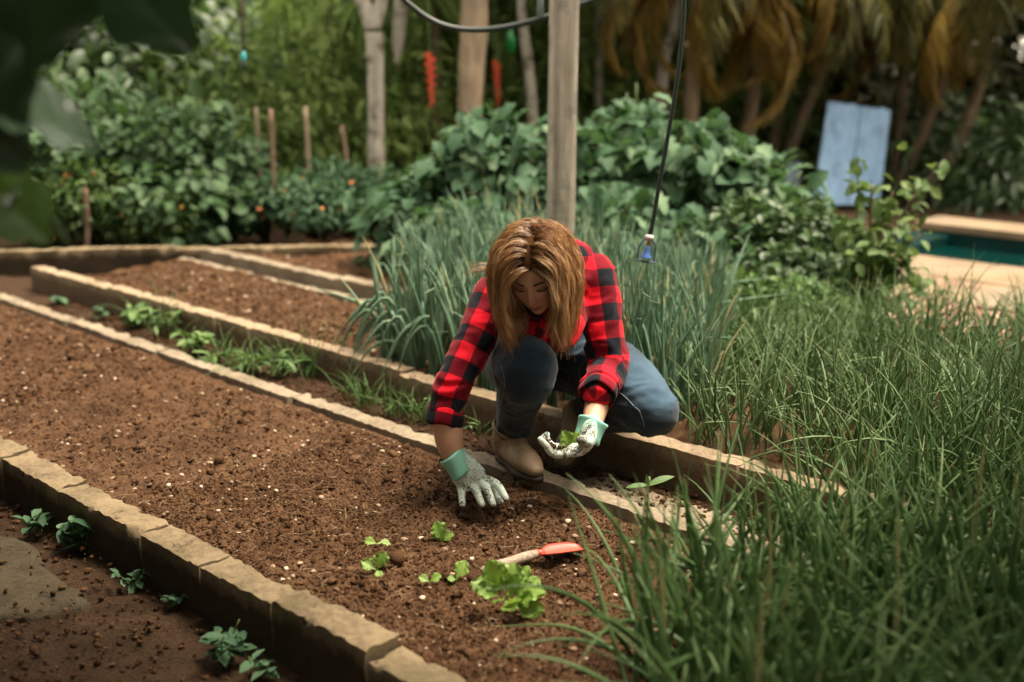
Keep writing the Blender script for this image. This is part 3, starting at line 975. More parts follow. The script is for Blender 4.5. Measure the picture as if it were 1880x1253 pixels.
# ---- shirt
m = Mat('red and black checked flannel')
sp = m.add('ShaderNodeSeparateXYZ')
m.wire(m.coords('UV'), sp.inputs[0])
PER = 0.098
def band(o, ph):
    t = m.math('FRACT', m.math('ADD', m.math('DIVIDE', o, PER), ph))
    return m.math('GREATER_THAN', t, 0.5)
ba, bb = band(sp.outputs[0], 10.1), band(sp.outputs[1], 10.0)
sm = m.math('MULTIPLY', m.math('ADD', ba, bb), 0.5)
tw = m.add('ShaderNodeTexWave', wave_type='BANDS', bands_direction='DIAGONAL')
tw.inputs['Scale'].default_value = 130
m.wire(m.coords('UV'), tw.inputs['Vector'])
cl = m.ramp(sm, [(0.0, (0.70, 0.008, 0.024)), (0.33, (0.20, 0.004, 0.013)), (0.75, (0.008, 0.010, 0.016))], 'CONSTANT')
half = m.math('SUBTRACT', 1.0, m.math('MULTIPLY', m.math('ABSOLUTE', m.math('SUBTRACT', sm, 0.5)), 2.0))
cl = m.mix(m.math('MULTIPLY', m.math('MULTIPLY', tw.outputs['Fac'], half), 0.35), cl, (0.03, 0.004, 0.01))
nz = m.noise(m.coords('Object'), 700, 2)
m.color(m.mix(m.math('MULTIPLY', m.noise(m.coords('Object'), 30, 4), 0.25), cl, (0.30, 0.02, 0.035), 'SOFT_LIGHT')).set(Roughness=0.9, Specular_IOR_Level=0.15, Sheen_Weight=0.06)
m.bump(nz, 0.35, 0.0015)
M_SHIRT = m.m
cfR, cfL = P(818, 763, 3.095), P(1098, 720, 3.13)
fw = A([0, -1, 0])
ts = [
    limb([A([0.116, 3.56, 0.38]), A([0.118, 3.54, 0.45]), A([0.108, 3.41, 0.555]), A([0.100, 3.31, 0.605]), A([0.099, 3.26, 0.625])], [(0.142, 0.105), (0.145, 0.112), (0.150, 0.112), (0.138, 0.085), (0.075, 0.06)], 30, 28, sideax),
    limb([A([0.105, 3.30, 0.50]), A([0.100, 3.23, 0.47]), A([0.080, 3.19, 0.44])], [(0.115, 0.08), (0.10, 0.06), (0.085, 0.03)], 14, 24, sideax),
    limb([neckB + A([-.03, .03, -.03]), shR + A([0.03, 0.0, 0.0]), shR], [0.068, 0.062, 0.058], 14, 20),
    limb([neckB + A([.03, .03, -.03]), shL + A([-0.03, 0.0, 0.005]), shL], [0.070, 0.070, 0.066], 14, 20),
    limb([shR, shR * .5 + elR * .5 + A([.002, 0, -.002]), elR, cfR], [0.060, 0.053, 0.049, 0.045], 26, 24),
    limb([shL, shL * .5 + elL * .5 + A([.006, 0, 0]), elL + A([.004, 0, 0]), cfL], [0.068, 0.062, 0.056, 0.047], 26, 24),
]
sv, sf = remesh(ts, 0.0068, 6)
sv = folds(sv, sf, [(elR, .09, 1.6), (elL, .09, 1.9), (shR, .09, .6), (shL, .1, .8), (cfL, .06, 1.2), (A([.08, 3.2, .46]), .12, 1.0), (shR * .5 + elR * .5, .08, .9), (shL * .5 + elL * .5, .08, .9)], 0.0042)
bones = [
    (A([0.112, 3.55, 0.40]), A([0.100, 3.28, 0.615]), A([-0.25, -1, -0.2]), 0.155, 0.0, 1.75),
    (shR, elR, fw, 0.060, 0.03, 1.0), (elR, cfR, fw, 0.054, 0.03 + float(np.linalg.norm(elR - shR)), 1.0),
    (shL, elL, fw, 0.061, 0.06, 1.0), (elL, cfL, fw, 0.055, 0.06 + float(np.linalg.norm(elL - shL)), 1.0),
]
me = make_mesh('shirt', sv, sf, True, None, cloth_uv(sv, sf, bones))
shirt = link('shirt', me, M_SHIRT, person)
# rolled cuffs
def cuff(c, d, r, w, name='cuff'):
    d = nrm(d)
    prof = [(-w * .5, r * 1.02), (-w * .48, r * 1.10), (-w * .1, r * 1.13), (w * .3, r * 1.12), (w * .5, r * 1.08), (w * .52, r * 0.98), (w * .3, r * 0.93), (-w * .3, r * .93)]
    n = 36
    V, F = [], []
    e1 = nrm(np.cross(d, A([0.3, 1, 0.1]))); e2 = np.cross(d, e1)
    for k, (t, rr) in enumerate(prof):
        for j in range(n):
            a = 2 * math.pi * j / n
            wob = 1 + 0.035 * math.sin(a * 2 + 1) + 0.03 * math.sin(a * 5 + k * .4)
            V.append(c + d * (t + 0.004 * math.sin(a * 3 + 1)) + (e1 * math.cos(a) + e2 * math.sin(a)) * rr * wob)
    K = len(prof)
    for k in range(K):
        for j in range(n):
            F.append((k * n + j, k * n + (j + 1) % n, ((k + 1) % K) * n + (j + 1) % n, ((k + 1) % K) * n + j))
    V = A(V); F = A(F)
    V = laplace(V, F, 1)
    uv = cloth_uv(V, F, [(c - d * w, c + d * w, A([0.2, -1, 0.1]), r * 1.1, 0.012, 1)])
    return link(name, make_mesh(name, V, F, True, None, uv), M_SHIRT, shirt)
cuff(cfR + nrm(cfR - elR) * 0.004, cfR - elR, 0.046, 0.05)
cuff(cfL + nrm(cfL - elL) * 0.004, cfL - elL, 0.048, 0.045)
cuff(cfL + nrm(cfL - elL) * -0.025, cfL - elL, 0.050, 0.02)
# collar, placket, buttons
cv = []
cpts = [hw((0.055 * math.cos(a) * 1.1, -0.03 + 0.052 * math.sin(a), -0.118 - 0.012 * math.sin(a))) for a in np.linspace(-1.3, 4.44, 22)]
V, F = tube(catmull(cpts, 40), [(0.016, 0.0035)] * 40, 10, up=h)
F = A([q for q in F if len(q) == 4])
link('collar', make_mesh('collar', V, F, True, None, cloth_uv(V, F, [(cpts[0], cpts[-1], A([0, -1, 0]), 0.06, 0.03, 1)])), M_SHIRT, shirt)
pl = [P(1006, 590, 3.11), P(985, 612, 3.105), P(972, 634, 3.10)]
plq = A([surf(sv, c + A([0, .10, 0]), A([0, -1, 0.1])) for c in catmull(pl, 12)])
for _ in range(5): plq[1:-1] = (plq[:-2] + plq[1:-1] + plq[2:]) / 3
V, F = tube(plq + A([0, -.003, 0]), [(0.015, 0.003)] * 12, 10, up=A([1, 0, 0.4]))
F4 = A([q for q in F if len(q) == 4])
link('placket', make_mesh('placket', V, F4, True, None, cloth_uv(V, F4, [(pl[0], pl[-1], A([0, -1, 0]), 0.03, 0.02, 1)])), M_SHIRT, shirt)
M_BTN = Mat('dark buttons').color((0.006, 0.006, 0.008)).set(Roughness=0.3).m
for i in (4, 10):
    V, F = ellipsoid(plq[i] + A([0, -.0075, 0]), (0.0055, 0.0020, 0.0055), None, 12, 8)
    link('button', make_mesh('button', V, F), M_BTN, shirt)

# ---- boots
m = Mat('tan boot leather')
p = m.coords('Object')
n1 = m.noise(p, 20, 5, .6); n2 = m.noise(p, 120, 4, .6)
m.color(m.ramp(m.math('ADD', m.math('MULTIPLY', n1, .6), m.math('MULTIPLY', n2, .4)), [(0.3, (0.15, 0.095, 0.055)), (0.55, (0.26, 0.18, 0.11)), (0.75, (0.36, 0.27, 0.18))]))
m.set(Roughness=0.55, Specular_IOR_Level=0.35).bump(n2, 0.35, 0.003)
M_BOOT = m.m
m = Mat('boot sole')
m.color((0.035, 0.022, 0.014)).set(Roughness=0.8)
M_SOLE = m.m
def boot(heel, toe, shaft_top, z0, label=None, tilt=0.0):
    """Ankle boot: heel and toe on the ground, the shaft leaning to shaft_top."""
    d = toe - heel; L = np.linalg.norm(d); d = d / L
    upv = nrm(A([0, 0, 1.0]) - d * d[2]); sd = np.cross(d, upv)
    def fp(t, hgt): return heel + d * L * t + upv * hgt
    foot = limb([fp(0.10, .040), fp(0.30, .046), fp(0.50, .046), fp(0.72, .036), fp(0.93, .026)], [(0.030, 0.033), (0.033, 0.042), (0.038, 0.044), (0.044, 0.032), (0.026, 0.018)], 30, 24, sd)
    shaft = limb([fp(0.16, .05), fp(0.18, .09) * .6 + shaft_top * .4, shaft_top], [0.040, 0.044, 0.049], 14, 24)
    inst = limb([fp(0.2, .085), fp(0.42, .074), fp(0.62, .05)], [0.036, 0.034, 0.026], 14, 20)
    V, F = remesh([foot, shaft, inst], 0.0048, 6)
    lowest = (V - heel) @ upv
    V = V + upv * np.clip(0.012 - lowest, 0, None)[:, None]
    V = folds(V, F, [(fp(0.3, .09), .05, 2.2)], 0.0016)
    b = link('boot', make_mesh('boot', V, F), M_BOOT, person)
    if label: b['label'] = label
    # sole and heel block
    n = 26; ring = []
    for k in range(n):
        a = 2 * math.pi * k / n
        t = 0.5 - 0.51 * math.cos(a)
        wdt = 0.030 + 0.016 * math.exp(-((t - 0.70) / 0.22) ** 2) - 0.004 * math.exp(-((t - 0.4) / 0.12) ** 2)
        ring.append(fp(t, 0) + sd * wdt * np.sign(math.sin(a)) * abs(math.sin(a)) ** 0.6)
    ring = A(ring)
    V = np.vstack([ring - upv * 0.002, ring + upv * 0.009, ring * 0.93 + ring.mean(0) * 0.07 + upv * 0.014])
    F = [tuple(range(n))[::-1], tuple(range(2 * n, 3 * n))] + [(r * n + k, r * n + (k + 1) % n, (r + 1) * n + (k + 1) % n, (r + 1) * n + k) for r in (0, 1) for k in range(n)]
    link('sole', make_mesh('sole', V, F), M_SOLE, b)
    rim = shaft_top + A([0, 0, .004]); sh_ax = nrm(shaft_top - fp(0.18, .05))
    e1 = nrm(np.cross(sh_ax, sd)); e2 = np.cross(sh_ax, e1)
    rp = [rim + (e1 * math.cos(a) + e2 * math.sin(a)) * 0.0535 for a in np.linspace(0, 2 * math.pi, 33)]
    link('rim', make_mesh('rim', *tube(rp, [(0.0075, 0.0028)] * 33, 8, up=sh_ax, cap=False)), M_BOOT, b)
    wp = [fp(0.52 + .03 * math.sin(a), 0.012) + sd * 0.001 + (sd * math.cos(a) * 0.047 + upv * max(0, math.sin(a)) * 0.062) for a in np.linspace(0.1, math.pi - .1, 18)]
    link('vamp_seam', make_mesh('vamp_seam', *tube([surf(V, q - upv * .0 - (q - fp(.52, .02)) * .9, q - fp(.52, .02)) for q in wp], 0.0013, 6)), M_SOLE, b)
    # pull tab behind the shaft
    V, F = tube(catmull([fp(-0.02, .075), fp(-0.06, .105), fp(-0.035, .125)], 10), [(0.010, 0.0025)] * 10, 8, up=sd)
    link('pull_tab', make_mesh('pull_tab', V, F), M_BOOT, b)
    return b
boot(A([-0.040, 3.400, 0.014]), A([0.078, 3.190, 0.014]), ankR + A([-0.004, 0.0, 0.012]), 0.012)
boot(A([0.215, 3.535, 0.045]), A([0.150, 3.300, 0.004]), ankL + A([0.01, 0.0, 0.020]), 0.0, 'darker boot in shade with its heel raised')

# ---- gloves
m = Mat('speckled glove coating')
p = m.coords('Object')
kn = m.attr('knit')
sp1 = m.noise(p, 170, 4, 0.75, 0.6); sp2 = m.noise(p, 330, 3, 0.7)
sp3 = m.noise(p, 38, 3, .6)
v_ = m.math('ADD', m.math('MULTIPLY', sp1, 0.65), m.math('ADD', m.math('MULTIPLY', sp2, 0.2), m.math('MULTIPLY', sp3, 0.42)))
v_ = m.math('SUBTRACT', v_, 0.085)
v_ = m.math('SUBTRACT', v_, m.attr('clean'))
blk = m.ramp(v_, [(0.545, (0, 0, 0)), (0.585, (1, 1, 1))])
base = m.mix(m.noise(p, 25, 3), (0.74, 0.79, 0.72), (0.52, 0.68, 0.60))
c = m.mix(m.math('MULTIPLY', blk, 0.93), base, (0.022, 0.020, 0.016))
c = m.mix(m.math('MULTIPLY', m.attr('dirt'), 0.85), c, m.mix(blk, (0.13, 0.085, 0.045), (0.03, 0.02, 0.012)))
c = m.mix(kn, c, (0.20, 0.52, 0.40))
m.color(c).set(Roughness=0.75, Specular_IOR_Level=0.25)
m.bump(m.math('ADD', sp1, sp2), 0.5, 0.003)
M_GLOVE = m.m
m = Mat('mint knit cuff')
w = m.add('ShaderNodeTexWave', wave_type='BANDS', bands_direction='X')
w.inputs['Scale'].default_value = 1.0
m.color(m.mix(m.noise(m.coords('Object'), 60, 4), (0.20, 0.54, 0.42), (0.30, 0.64, 0.52))).set(Roughness=0.9, Sheen_Weight=0.1)
m.bump(m.noise(m.coords('Object'), 500, 2), 0.4, 0.002)
M_KNIT = m.m
def glove(wr, palm_pts, fingers, thumb, cuff_from, cuff_r, palm_up, label, dirt_c, dirt_r):
    parts = [limb(palm_pts[0], palm_pts[1], 18, 24, palm_up)]
    for pts, r in fingers + [thumb]:
        parts.append(limb(pts, r, 20, 14))
    V, F = remesh(parts, 0.0026, 3)
    V = folds(V, F, [(wr, .03, 1.0)], 0.0008)
    knit = np.clip(sstep(0.052, 0.02, np.linalg.norm(V - wr, axis=1)), 0, 1)
    dirt = np.clip(sum(np.exp(-(np.linalg.norm(V - c, axis=1) / dirt_r) ** 2) for c in dirt_c), 0, 1) if len(dirt_c) else np.zeros(len(V))
    g = link('glove', make_mesh('glove', V, F, True, {'knit': knit, 'dirt': dirt, 'clean': np.full(len(V), 0.035 if 'down' in label else 0.012)}), M_GLOVE, person)
    if label: g['label'] = label
    d = nrm(wr - cuff_from)
    n = 32; VV = []; FF = []
    prof = [(0.0, cuff_r * .93), (0.001, cuff_r * 1.03), (0.006, cuff_r * 1.06), (0.012, cuff_r * 1.0), (0.030, cuff_r * .93), (0.045, cuff_r * .90), (0.058, cuff_r * .93), (0.064, cuff_r * .84), (0.02, cuff_r * .86), (0.004, cuff_r * .88)]
    e1 = nrm(np.cross(d, palm_up)); e2 = np.cross(d, e1)
    for k, (t, rr) in enumerate(prof):
        for j in range(n):
            a = 2 * math.pi * j / n
            wob = 1 + 0.02 * math.sin(a * 3 + k) + 0.012 * math.sin(a * 16)
            VV.append(cuff_from + d * (t + .003 * math.sin(2 * a + 1)) + (e1 * math.cos(a) + e2 * 0.82 * math.sin(a)) * rr * wob)
    K = len(prof)
    for k in range(K - 1):
        for j in range(n):
            FF.append((k * n + j, k * n + (j + 1) % n, (k + 1) * n + (j + 1) % n, (k + 1) * n + j))
    link('knit_cuff', make_mesh('knit_cuff', A(VV), A(FF)), M_KNIT, g)
    return g
# right hand, palm down on the soil (little finger towards the camera's left)
kn_r = [P(846, 899, 3.045), P(864, 893, 3.035), P(883, 888, 3.03), P(901, 886, 3.03)]
tips = [P(849, 929, 2.995), P(885, 927, 2.985), P(905, 926, 2.975), P(929, 916, 2.985)]
fing = []
for k, (a_, b_) in enumerate(zip(kn_r, tips)):
    back = (wrR - a_) * 0.25
    mid = a_ * 0.52 + b_ * 0.48 + A([0, 0.004, 0.011])
    r = [0.0125, 0.0125, 0.0115, 0.0095] if k else [0.0115, 0.011, 0.0105, 0.0088]
    fing.append(([a_ + back, a_ + A([0, 0, 0.003]), mid, b_], r))
th = ([wrR * .6 + kn_r[3] * .4 + A([0.005, 0.01, -0.01]), P(905, 893, 3.06), P(915, 912, 3.04), P(918, 920, 3.01)], [0.017, 0.015, 0.013, 0.010])
pc_ = (kn_r[1] + kn_r[2]) / 2
glove(wrR, ([wrR, wrR * .55 + pc_ * .45 + A([0, 0, .002]), pc_ * .85 + wrR * .15], [(0.036, 0.026), (0.044, 0.023), (0.048, 0.017)]), fing, th,
      P(830, 836, 3.07), 0.044, nrm(kn_r[3] - kn_r[0]), 'glove pressed palm down into the soil', [b_ + A([0, 0, -.008]) for b_ in tips], 0.016)
# left hand, palm up, fingers towards the camera's left, thumb towards the camera
kn_l = [P(1040, 833, 2.985), P(1038, 826, 3.005), P(1038, 822, 3.025), P(1040, 820, 3.045)]
fing = []
for k, a_ in enumerate(kn_l):
    dy = 0.022 * k
    m1 = P(1016, 833 - 4 * k, 2.985 + dy); m2 = P(1003, 819 - 4 * k, 2.985 + dy); t_ = P(992 + 4 * k, 807 - 3 * k, 2.987 + dy)
    fing.append(([a_ + (wrL - a_) * .2, a_, m1, m2, t_], [0.0125, 0.0125, 0.0115, 0.0105, 0.0085]))
th = ([P(1082, 806, 3.01), P(1079, 812, 2.985), P(1072, 811, 2.955), P(1066, 808, 2.935)], [0.019, 0.0185, 0.0165, 0.0125])
pc_ = (kn_l[1] + kn_l[2]) / 2
glove(wrL, ([wrL, P(1074, 811, 3.025), P(1050, 826, 3.015)], [(0.036, 0.026), (0.043, 0.024), (0.045, 0.017)]), fing, th,
      P(1090, 770, 3.065), 0.040, A([0.25, 0.9, 0.2]), 'cupped glove with palm turned up', [P(1020, 815, 3.0), P(1008, 812, 3.0), P(1035, 820, 3.0), P(1066, 808, 2.935)], 0.022)

# ---- hair: locks that leave the parting, slide over the skull and hang
m = Mat('golden brown hair')
t = m.attr('tint'); al = m.attr('along')
nz = m.noise(m.coords('Object'), 90, 3)
c = m.ramp(m.math('ADD', m.math('MULTIPLY', t, 0.8), m.math('MULTIPLY', nz, 0.2)), [(0.0, (0.075, 0.028, 0.009)), (0.28, (0.30, 0.128, 0.042)), (0.56, (0.58, 0.31, 0.12)), (1.0, (0.88, 0.68, 0.43))])
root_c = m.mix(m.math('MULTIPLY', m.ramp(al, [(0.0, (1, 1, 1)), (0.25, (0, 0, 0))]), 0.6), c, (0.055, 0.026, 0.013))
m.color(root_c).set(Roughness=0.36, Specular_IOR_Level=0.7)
m.translucent((0.45, 0.21, 0.07), 0.28)
M_HAIR = m.m
SK_C, SK_R = A([0, -0.010, 0.022]), A([0.076, 0.098, 0.098])
FACE_C, FACE_R = A([0, 0.012, -0.035]), A([0.062, 0.082, 0.085])
g_loc = HEAD @ A([0, 0, -1.0])           # gravity in the head frame
def grow(root, d0, length, steps, side, spread, off):
    p_ = root.copy(); d_ = nrm(d0)
    st = length / steps
    out = [p_.copy()]
    for i in range(steps):
        w_ = i / steps
        pull = g_loc * (0.10 + 0.55 * w_)
        side_pull = A([np.clip(spread - p_[0], -0.06, 0.06) * 9.0, 0, 0]) * (1 - w_)
        d_ = nrm(d_ * 0.66 + pull * 1.15 + side_pull * (0.55 if side > 0 else 0.35))
        q = p_ + d_ * st
        for C_, R_, o_ in ((SK_C, SK_R, off), (FACE_C, FACE_R, 0.006 + off * .6)):
            e = (q - C_) / (R_ + o_)
            l = np.linalg.norm(e)
            if l < 1: q = C_ + e / l * (R_ + o_)
        # shoulders and back
        wq = hw(q)
        for a_, b_, r_ in ((shR, neckB, .075), (neckB, shL, .078), (neckB, A([0.11, 3.48, 0.5]), .115)):
            tt = np.clip(np.dot(wq - a_, b_ - a_) / np.dot(b_ - a_, b_ - a_), 0, 1)
            cc = a_ + tt * (b_ - a_)
            dd = wq - cc; l = np.linalg.norm(dd)
            if l < r_:
                wq = cc + dd / l * r_
                q = HEAD @ (wq - headC)
        d_ = nrm(q - p_)
        p_ = q
        out.append(p_.copy())
    return A(out)
rh = np.random.default_rng(5)
guides = []
n_try = 0
while len(guides) < 620 and n_try < 9000:
    n_try += 1
    v3 = nrm(rh.normal(0, 1, 3))
    pt = SK_C + v3 * SK_R * 0.97
    x, y, z = pt
    hair_z = 0.073 if y > 0.045 else (0.052 - 0.9 * (0.045 - y) if y > -0.03 else -0.035)
    hair_z -= 0.25 * abs(x) * (y > 0.03)
    if z < hair_z: continue
    part = 0.008
    if y > 0.035: side = 1.0 if x > part else -1.0
    else: side = 1.0 if rh.uniform() < 1 / (1 + math.exp(-(x - part) / (0.004 if y > 0 else 0.012))) else -1.0
    prox = math.exp(-abs(x - part) / 0.02)
    nrmv = nrm(v3 / SK_R)
    d0 = A([side * 0.9, -0.10 - 0.25 * prox, 0.02]) + nrmv * (0.05 + 0.10 * prox * (y > 0.03)) + rh.normal(0, .08, 3)
    if side > 0:
        spread = rh.uniform(0.078, 0.100) if y > 0.02 else rh.uniform(0.072, 0.098)
    else:
        spread = rh.uniform(-0.096, -0.050) if y > 0.02 else rh.uniform(-0.098, -0.06)
    L = rh.uniform(0.205, 0.315) if y > -0.04 else rh.uniform(0.17, 0.27)
    if side > 0: L *= 0.93
    if y > 0.05 and side < 0: L *= 0.94
    pth = grow(pt, d0, L, 30, side, spread, rh.uniform(0.001, 0.009))
    guides.append((pth, rh.uniform(0, 0.75) if rh.uniform() > .22 else rh.uniform(0.75, 1.15), side))
Vs, Ts, As, n_s = [], [], [], 0
Fs = []
SEG, SD = 24, 3
tg = np.linspace(0, 1, SEG)
for pth, tone, side in guides:
    q = catmull(pth, SEG)
    per = 22
    ph = rh.uniform(0, 6.28); amp = rh.uniform(0.004, 0.013); fr = rh.uniform(0.9, 2.2)
    lock_off = np.outer(np.sin(tg * 6.28 * fr + ph) * amp * tg, A([1, 0.4, 0.1])) + np.outer(np.cos(tg * 6.28 * fr + ph) * amp * tg, A([0.1, 1, 0]))
    lock_off += np.outer(tg ** 2.5 * -side * (max(0.0, abs(q[-1][0]) - 0.045) * 0.75 + rh.normal(0, .014)), A([1, 0, 0]))
    for k in range(per):
        o0 = rh.normal(0, 0.0050, 3)
        wv = rh.normal(0, .0016, 3); wp = rh.uniform(0, 6.28); wf = rh.uniform(5, 14)
        fly = rh.uniform(0, 1) < 0.075
        keep = (1 - 0.45 * tg ** 1.3) if not fly else (1 + 2.0 * tg)
        r = q + lock_off + o0[None] * keep[:, None] * (0.35 + 0.65 * np.clip(tg * 6, 0, 1))[:, None]
        r = r + np.outer(np.sin(tg * wf + wp) * tg, wv)
        if fly:
            r = r + np.outer(np.sin(tg * 7 + k) * 0.006 * tg, rh.normal(0, 1, 3))
        cut = rh.uniform(0.70, 1.0) if not fly else rh.uniform(.5, 1)
        r = catmull(r[: max(6, int(SEG * cut))], SEG)
        rad = (0.00064 if not fly else 0.00045) * (1 - 0.75 * tg ** 2.5) * rh.uniform(0.75, 1.25)
        T = np.gradient(r, axis=0); T = nrm_rows(T)
        N = nrm_rows(np.cross(T, A([0.3, 0.2, 0.93]))); B = np.cross(T, N)
        for j in range(SD):
            a = 2 * math.pi * j / SD
            Vs.append((r + (N * math.cos(a) + B * math.sin(a)) * rad[:, None]))
        Ts.append(np.full(SEG * SD, np.clip(tone * 0.42 + rh.uniform(0, 1) ** 1.4 * 0.72 - 0.03, 0, 1)))
        As.append(np.tile(tg, SD))
        n_s += 1
for k in range(46):                                                  # a lock blown out to one side
    b_ = HEAD @ (P(908 + rh.normal(0, 3), 492 + rh.normal(0, 5), 3.14) - headC)
    e_ = HEAD @ (P(862 + rh.normal(0, 12), 500 + rh.normal(0, 6), 3.12) - headC)
    r = catmull([b_, b_ * .5 + e_ * .5 + A([0, 0, rh.normal(.004, .003)]), e_], SEG)
    T = nrm_rows(np.gradient(r, axis=0)); N = nrm_rows(np.cross(T, A([0.3, 0.2, 0.93]))); B = np.cross(T, N)
    for j in range(SD):
        a = 2 * math.pi * j / SD
        Vs.append(r + (N * math.cos(a) + B * math.sin(a)) * (0.0005 * (1.05 - tg))[:, None])
    Ts.append(np.full(SEG * SD, rh.uniform(.6, 1.0))); As.append(np.tile(tg * .5 + .5, SD)); n_s += 1
V = np.vstack(Vs)
V = V @ HEAD + headC
i = np.arange(SEG - 1)
fl = []
for j in range(SD):
    k = (j + 1) % SD
    fl.append(np.stack([j * SEG + i, k * SEG + i, k * SEG + i + 1, j * SEG + i + 1], 1))
fl = np.vstack(fl)
F = (fl[None] + (np.arange(n_s) * SEG * SD)[:, None, None]).reshape(-1, 4)
# scalp shell below the locks
V2, F2 = ellipsoid(SK_C, SK_R * 0.995 + 0.003, None, 40, 28)
keep = []
for q in F2:
    c_ = V2[list(q)].mean(0)
    hz = 0.072 if c_[1] > 0.045 else (0.052 - 0.9 * (0.045 - c_[1]) if c_[1] > -0.03 else -0.05)
    if c_[2] > hz: keep.append(q)
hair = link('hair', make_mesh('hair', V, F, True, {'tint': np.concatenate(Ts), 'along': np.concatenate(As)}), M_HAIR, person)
link('scalp', make_mesh('scalp', hw(V2), keep), Mat('scalp').color((0.06, 0.027, 0.011)).set(Roughness=1.0, Specular_IOR_Level=0.05).m, hair)
# ------------------------------------------------------------------ foliage materials
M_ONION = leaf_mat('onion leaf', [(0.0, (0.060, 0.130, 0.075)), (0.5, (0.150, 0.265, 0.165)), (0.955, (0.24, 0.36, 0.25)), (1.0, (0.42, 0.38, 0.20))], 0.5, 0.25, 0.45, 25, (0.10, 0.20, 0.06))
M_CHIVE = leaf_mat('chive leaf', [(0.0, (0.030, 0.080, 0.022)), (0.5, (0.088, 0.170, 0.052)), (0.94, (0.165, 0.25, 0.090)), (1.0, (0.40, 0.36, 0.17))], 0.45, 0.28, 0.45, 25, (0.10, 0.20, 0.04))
M_CHIVE_PALE = leaf_mat('pale chive leaf', [(0.0, (0.055, 0.115, 0.045)), (0.5, (0.140, 0.225, 0.090)), (0.92, (0.23, 0.32, 0.155)), (1.0, (0.46, 0.40, 0.21))], 0.5, 0.28, 0.4, 25, (0.14, 0.22, 0.06))
M_BRIGHT = leaf_mat('fine leaf with painted sunlight', [(0.0, (0.055, 0.105, 0.020)), (0.5, (0.125, 0.205, 0.045)), (1.0, (0.24, 0.32, 0.09))], 0.55, 0.4, 0.3, 30, (0.16, 0.24, 0.04))  # lighter copy of the fine leaf: sunlight put into the colour
M_LEFT = leaf_mat('green bush leaf', [(0.0, (0.022, 0.055, 0.018)), (0.5, (0.058, 0.115, 0.045)), (0.85, (0.095, 0.16, 0.07)), (1.0, (0.17, 0.235, 0.14))], 0.55, 0.25, 0.25, 30, (0.08, 0.15, 0.02))
M_BROAD = leaf_mat('broad leaf', [(0.0, (0.030, 0.075, 0.033)), (0.5, (0.065, 0.135, 0.070)), (1.0, (0.165, 0.255, 0.14))], 0.6, 0.28, 0.2, 30, (0.08, 0.16, 0.03))
M_DARKLEAF = leaf_mat('dark leaf', [(0.0, (0.018, 0.042, 0.012)), (0.5, (0.040, 0.085, 0.025)), (1.0, (0.085, 0.15, 0.045))], 0.45, 0.25, 0.4, 30, (0.07, 0.13, 0.02))
M_FINE = leaf_mat('fine leaf', [(0.0, (0.040, 0.085, 0.018)), (0.5, (0.085, 0.155, 0.036)), (1.0, (0.17, 0.24, 0.07))], 0.5, 0.35, 0.35, 30, (0.11, 0.17, 0.03))
M_WEED = leaf_mat('weed leaf', [(0.0, (0.045, 0.105, 0.025)), (0.5, (0.10, 0.19, 0.05)), (1.0, (0.18, 0.27, 0.08))], 0.5, 0.3, 0.4, 30, (0.12, 0.22, 0.03))
M_LETTUCE = leaf_mat('lettuce leaf', [(0.0, (0.12, 0.235, 0.035)), (0.5, (0.205, 0.335, 0.062)), (1.0, (0.32, 0.43, 0.125))], 0.42, 0.35, 0.45, 40, (0.30, 0.45, 0.04))
M_DRYFROND = leaf_mat('dry frond', [(0.0, (0.08, 0.052, 0.012)), (0.5, (0.20, 0.130, 0.024)), (1.0, (0.36, 0.26, 0.055))], 0.6, 0.3, 0.25, 30, (0.30, 0.14, 0.02))
M_OLIVE = leaf_mat('olive frond', [(0.0, (0.030, 0.036, 0.010)), (0.5, (0.070, 0.072, 0.020)), (1.0, (0.15, 0.13, 0.035))], 0.55, 0.3, 0.3, 30, (0.12, 0.11, 0.02))

def wood_material(name, a, b, c, scale=1.0, lichen=None):
    m = Mat(name)
    p = m.coords('Object')
    mp = m.add('ShaderNodeMapping')
    mp.inputs['Scale'].default_value = (22 * scale, 22 * scale, 1.6 * scale)
    m.wire(p, mp.inputs[0])
    g1 = m.noise(mp.outputs[0], 2.0, 6, .65, 0.4)
    g2 = m.noise(p, 5 * scale, 5, .65)
    col = m.ramp(m.math('ADD', m.math('MULTIPLY', g1, 0.6), m.math('MULTIPLY', g2, 0.4)), [(0.30, a), (0.52, b), (0.72, c)])
    if lichen:
        col = m.mix(m.ramp(m.noise(p, 9 * scale, 5, .7), [(0.52, (0, 0, 0)), (0.62, (1, 1, 1))]), col, lichen)
    m.color(col).set(Roughness=0.88, Specular_IOR_Level=0.2)
    m.bump(m.math('ADD', g1, m.math('MULTIPLY', g2, .5)), 0.7, 0.01)
    return m.m
M_POST = wood_material('weathered post timber', (0.20, 0.17, 0.13), (0.40, 0.35, 0.285), (0.56, 0.51, 0.43), 1.0, (0.27, 0.25, 0.21))
M_BARK = wood_material('grey bark', (0.20, 0.18, 0.145), (0.40, 0.37, 0.31), (0.56, 0.53, 0.46), 0.8, (0.13, 0.12, 0.085))
M_PEELED = wood_material('peeled tan trunk', (0.15, 0.11, 0.075), (0.36, 0.27, 0.18), (0.55, 0.46, 0.35), 0.9, (0.25, 0.23, 0.19))
M_STAKE = wood_material('reddish stake wood', (0.12, 0.075, 0.05), (0.22, 0.145, 0.10), (0.33, 0.245, 0.18), 1.4)
M_STEM = Mat('green stem').color((0.07, 0.11, 0.03)).set(Roughness=0.6).m
M_TWIG = Mat('brown stem').color((0.065, 0.04, 0.022)).set(Roughness=0.8).m

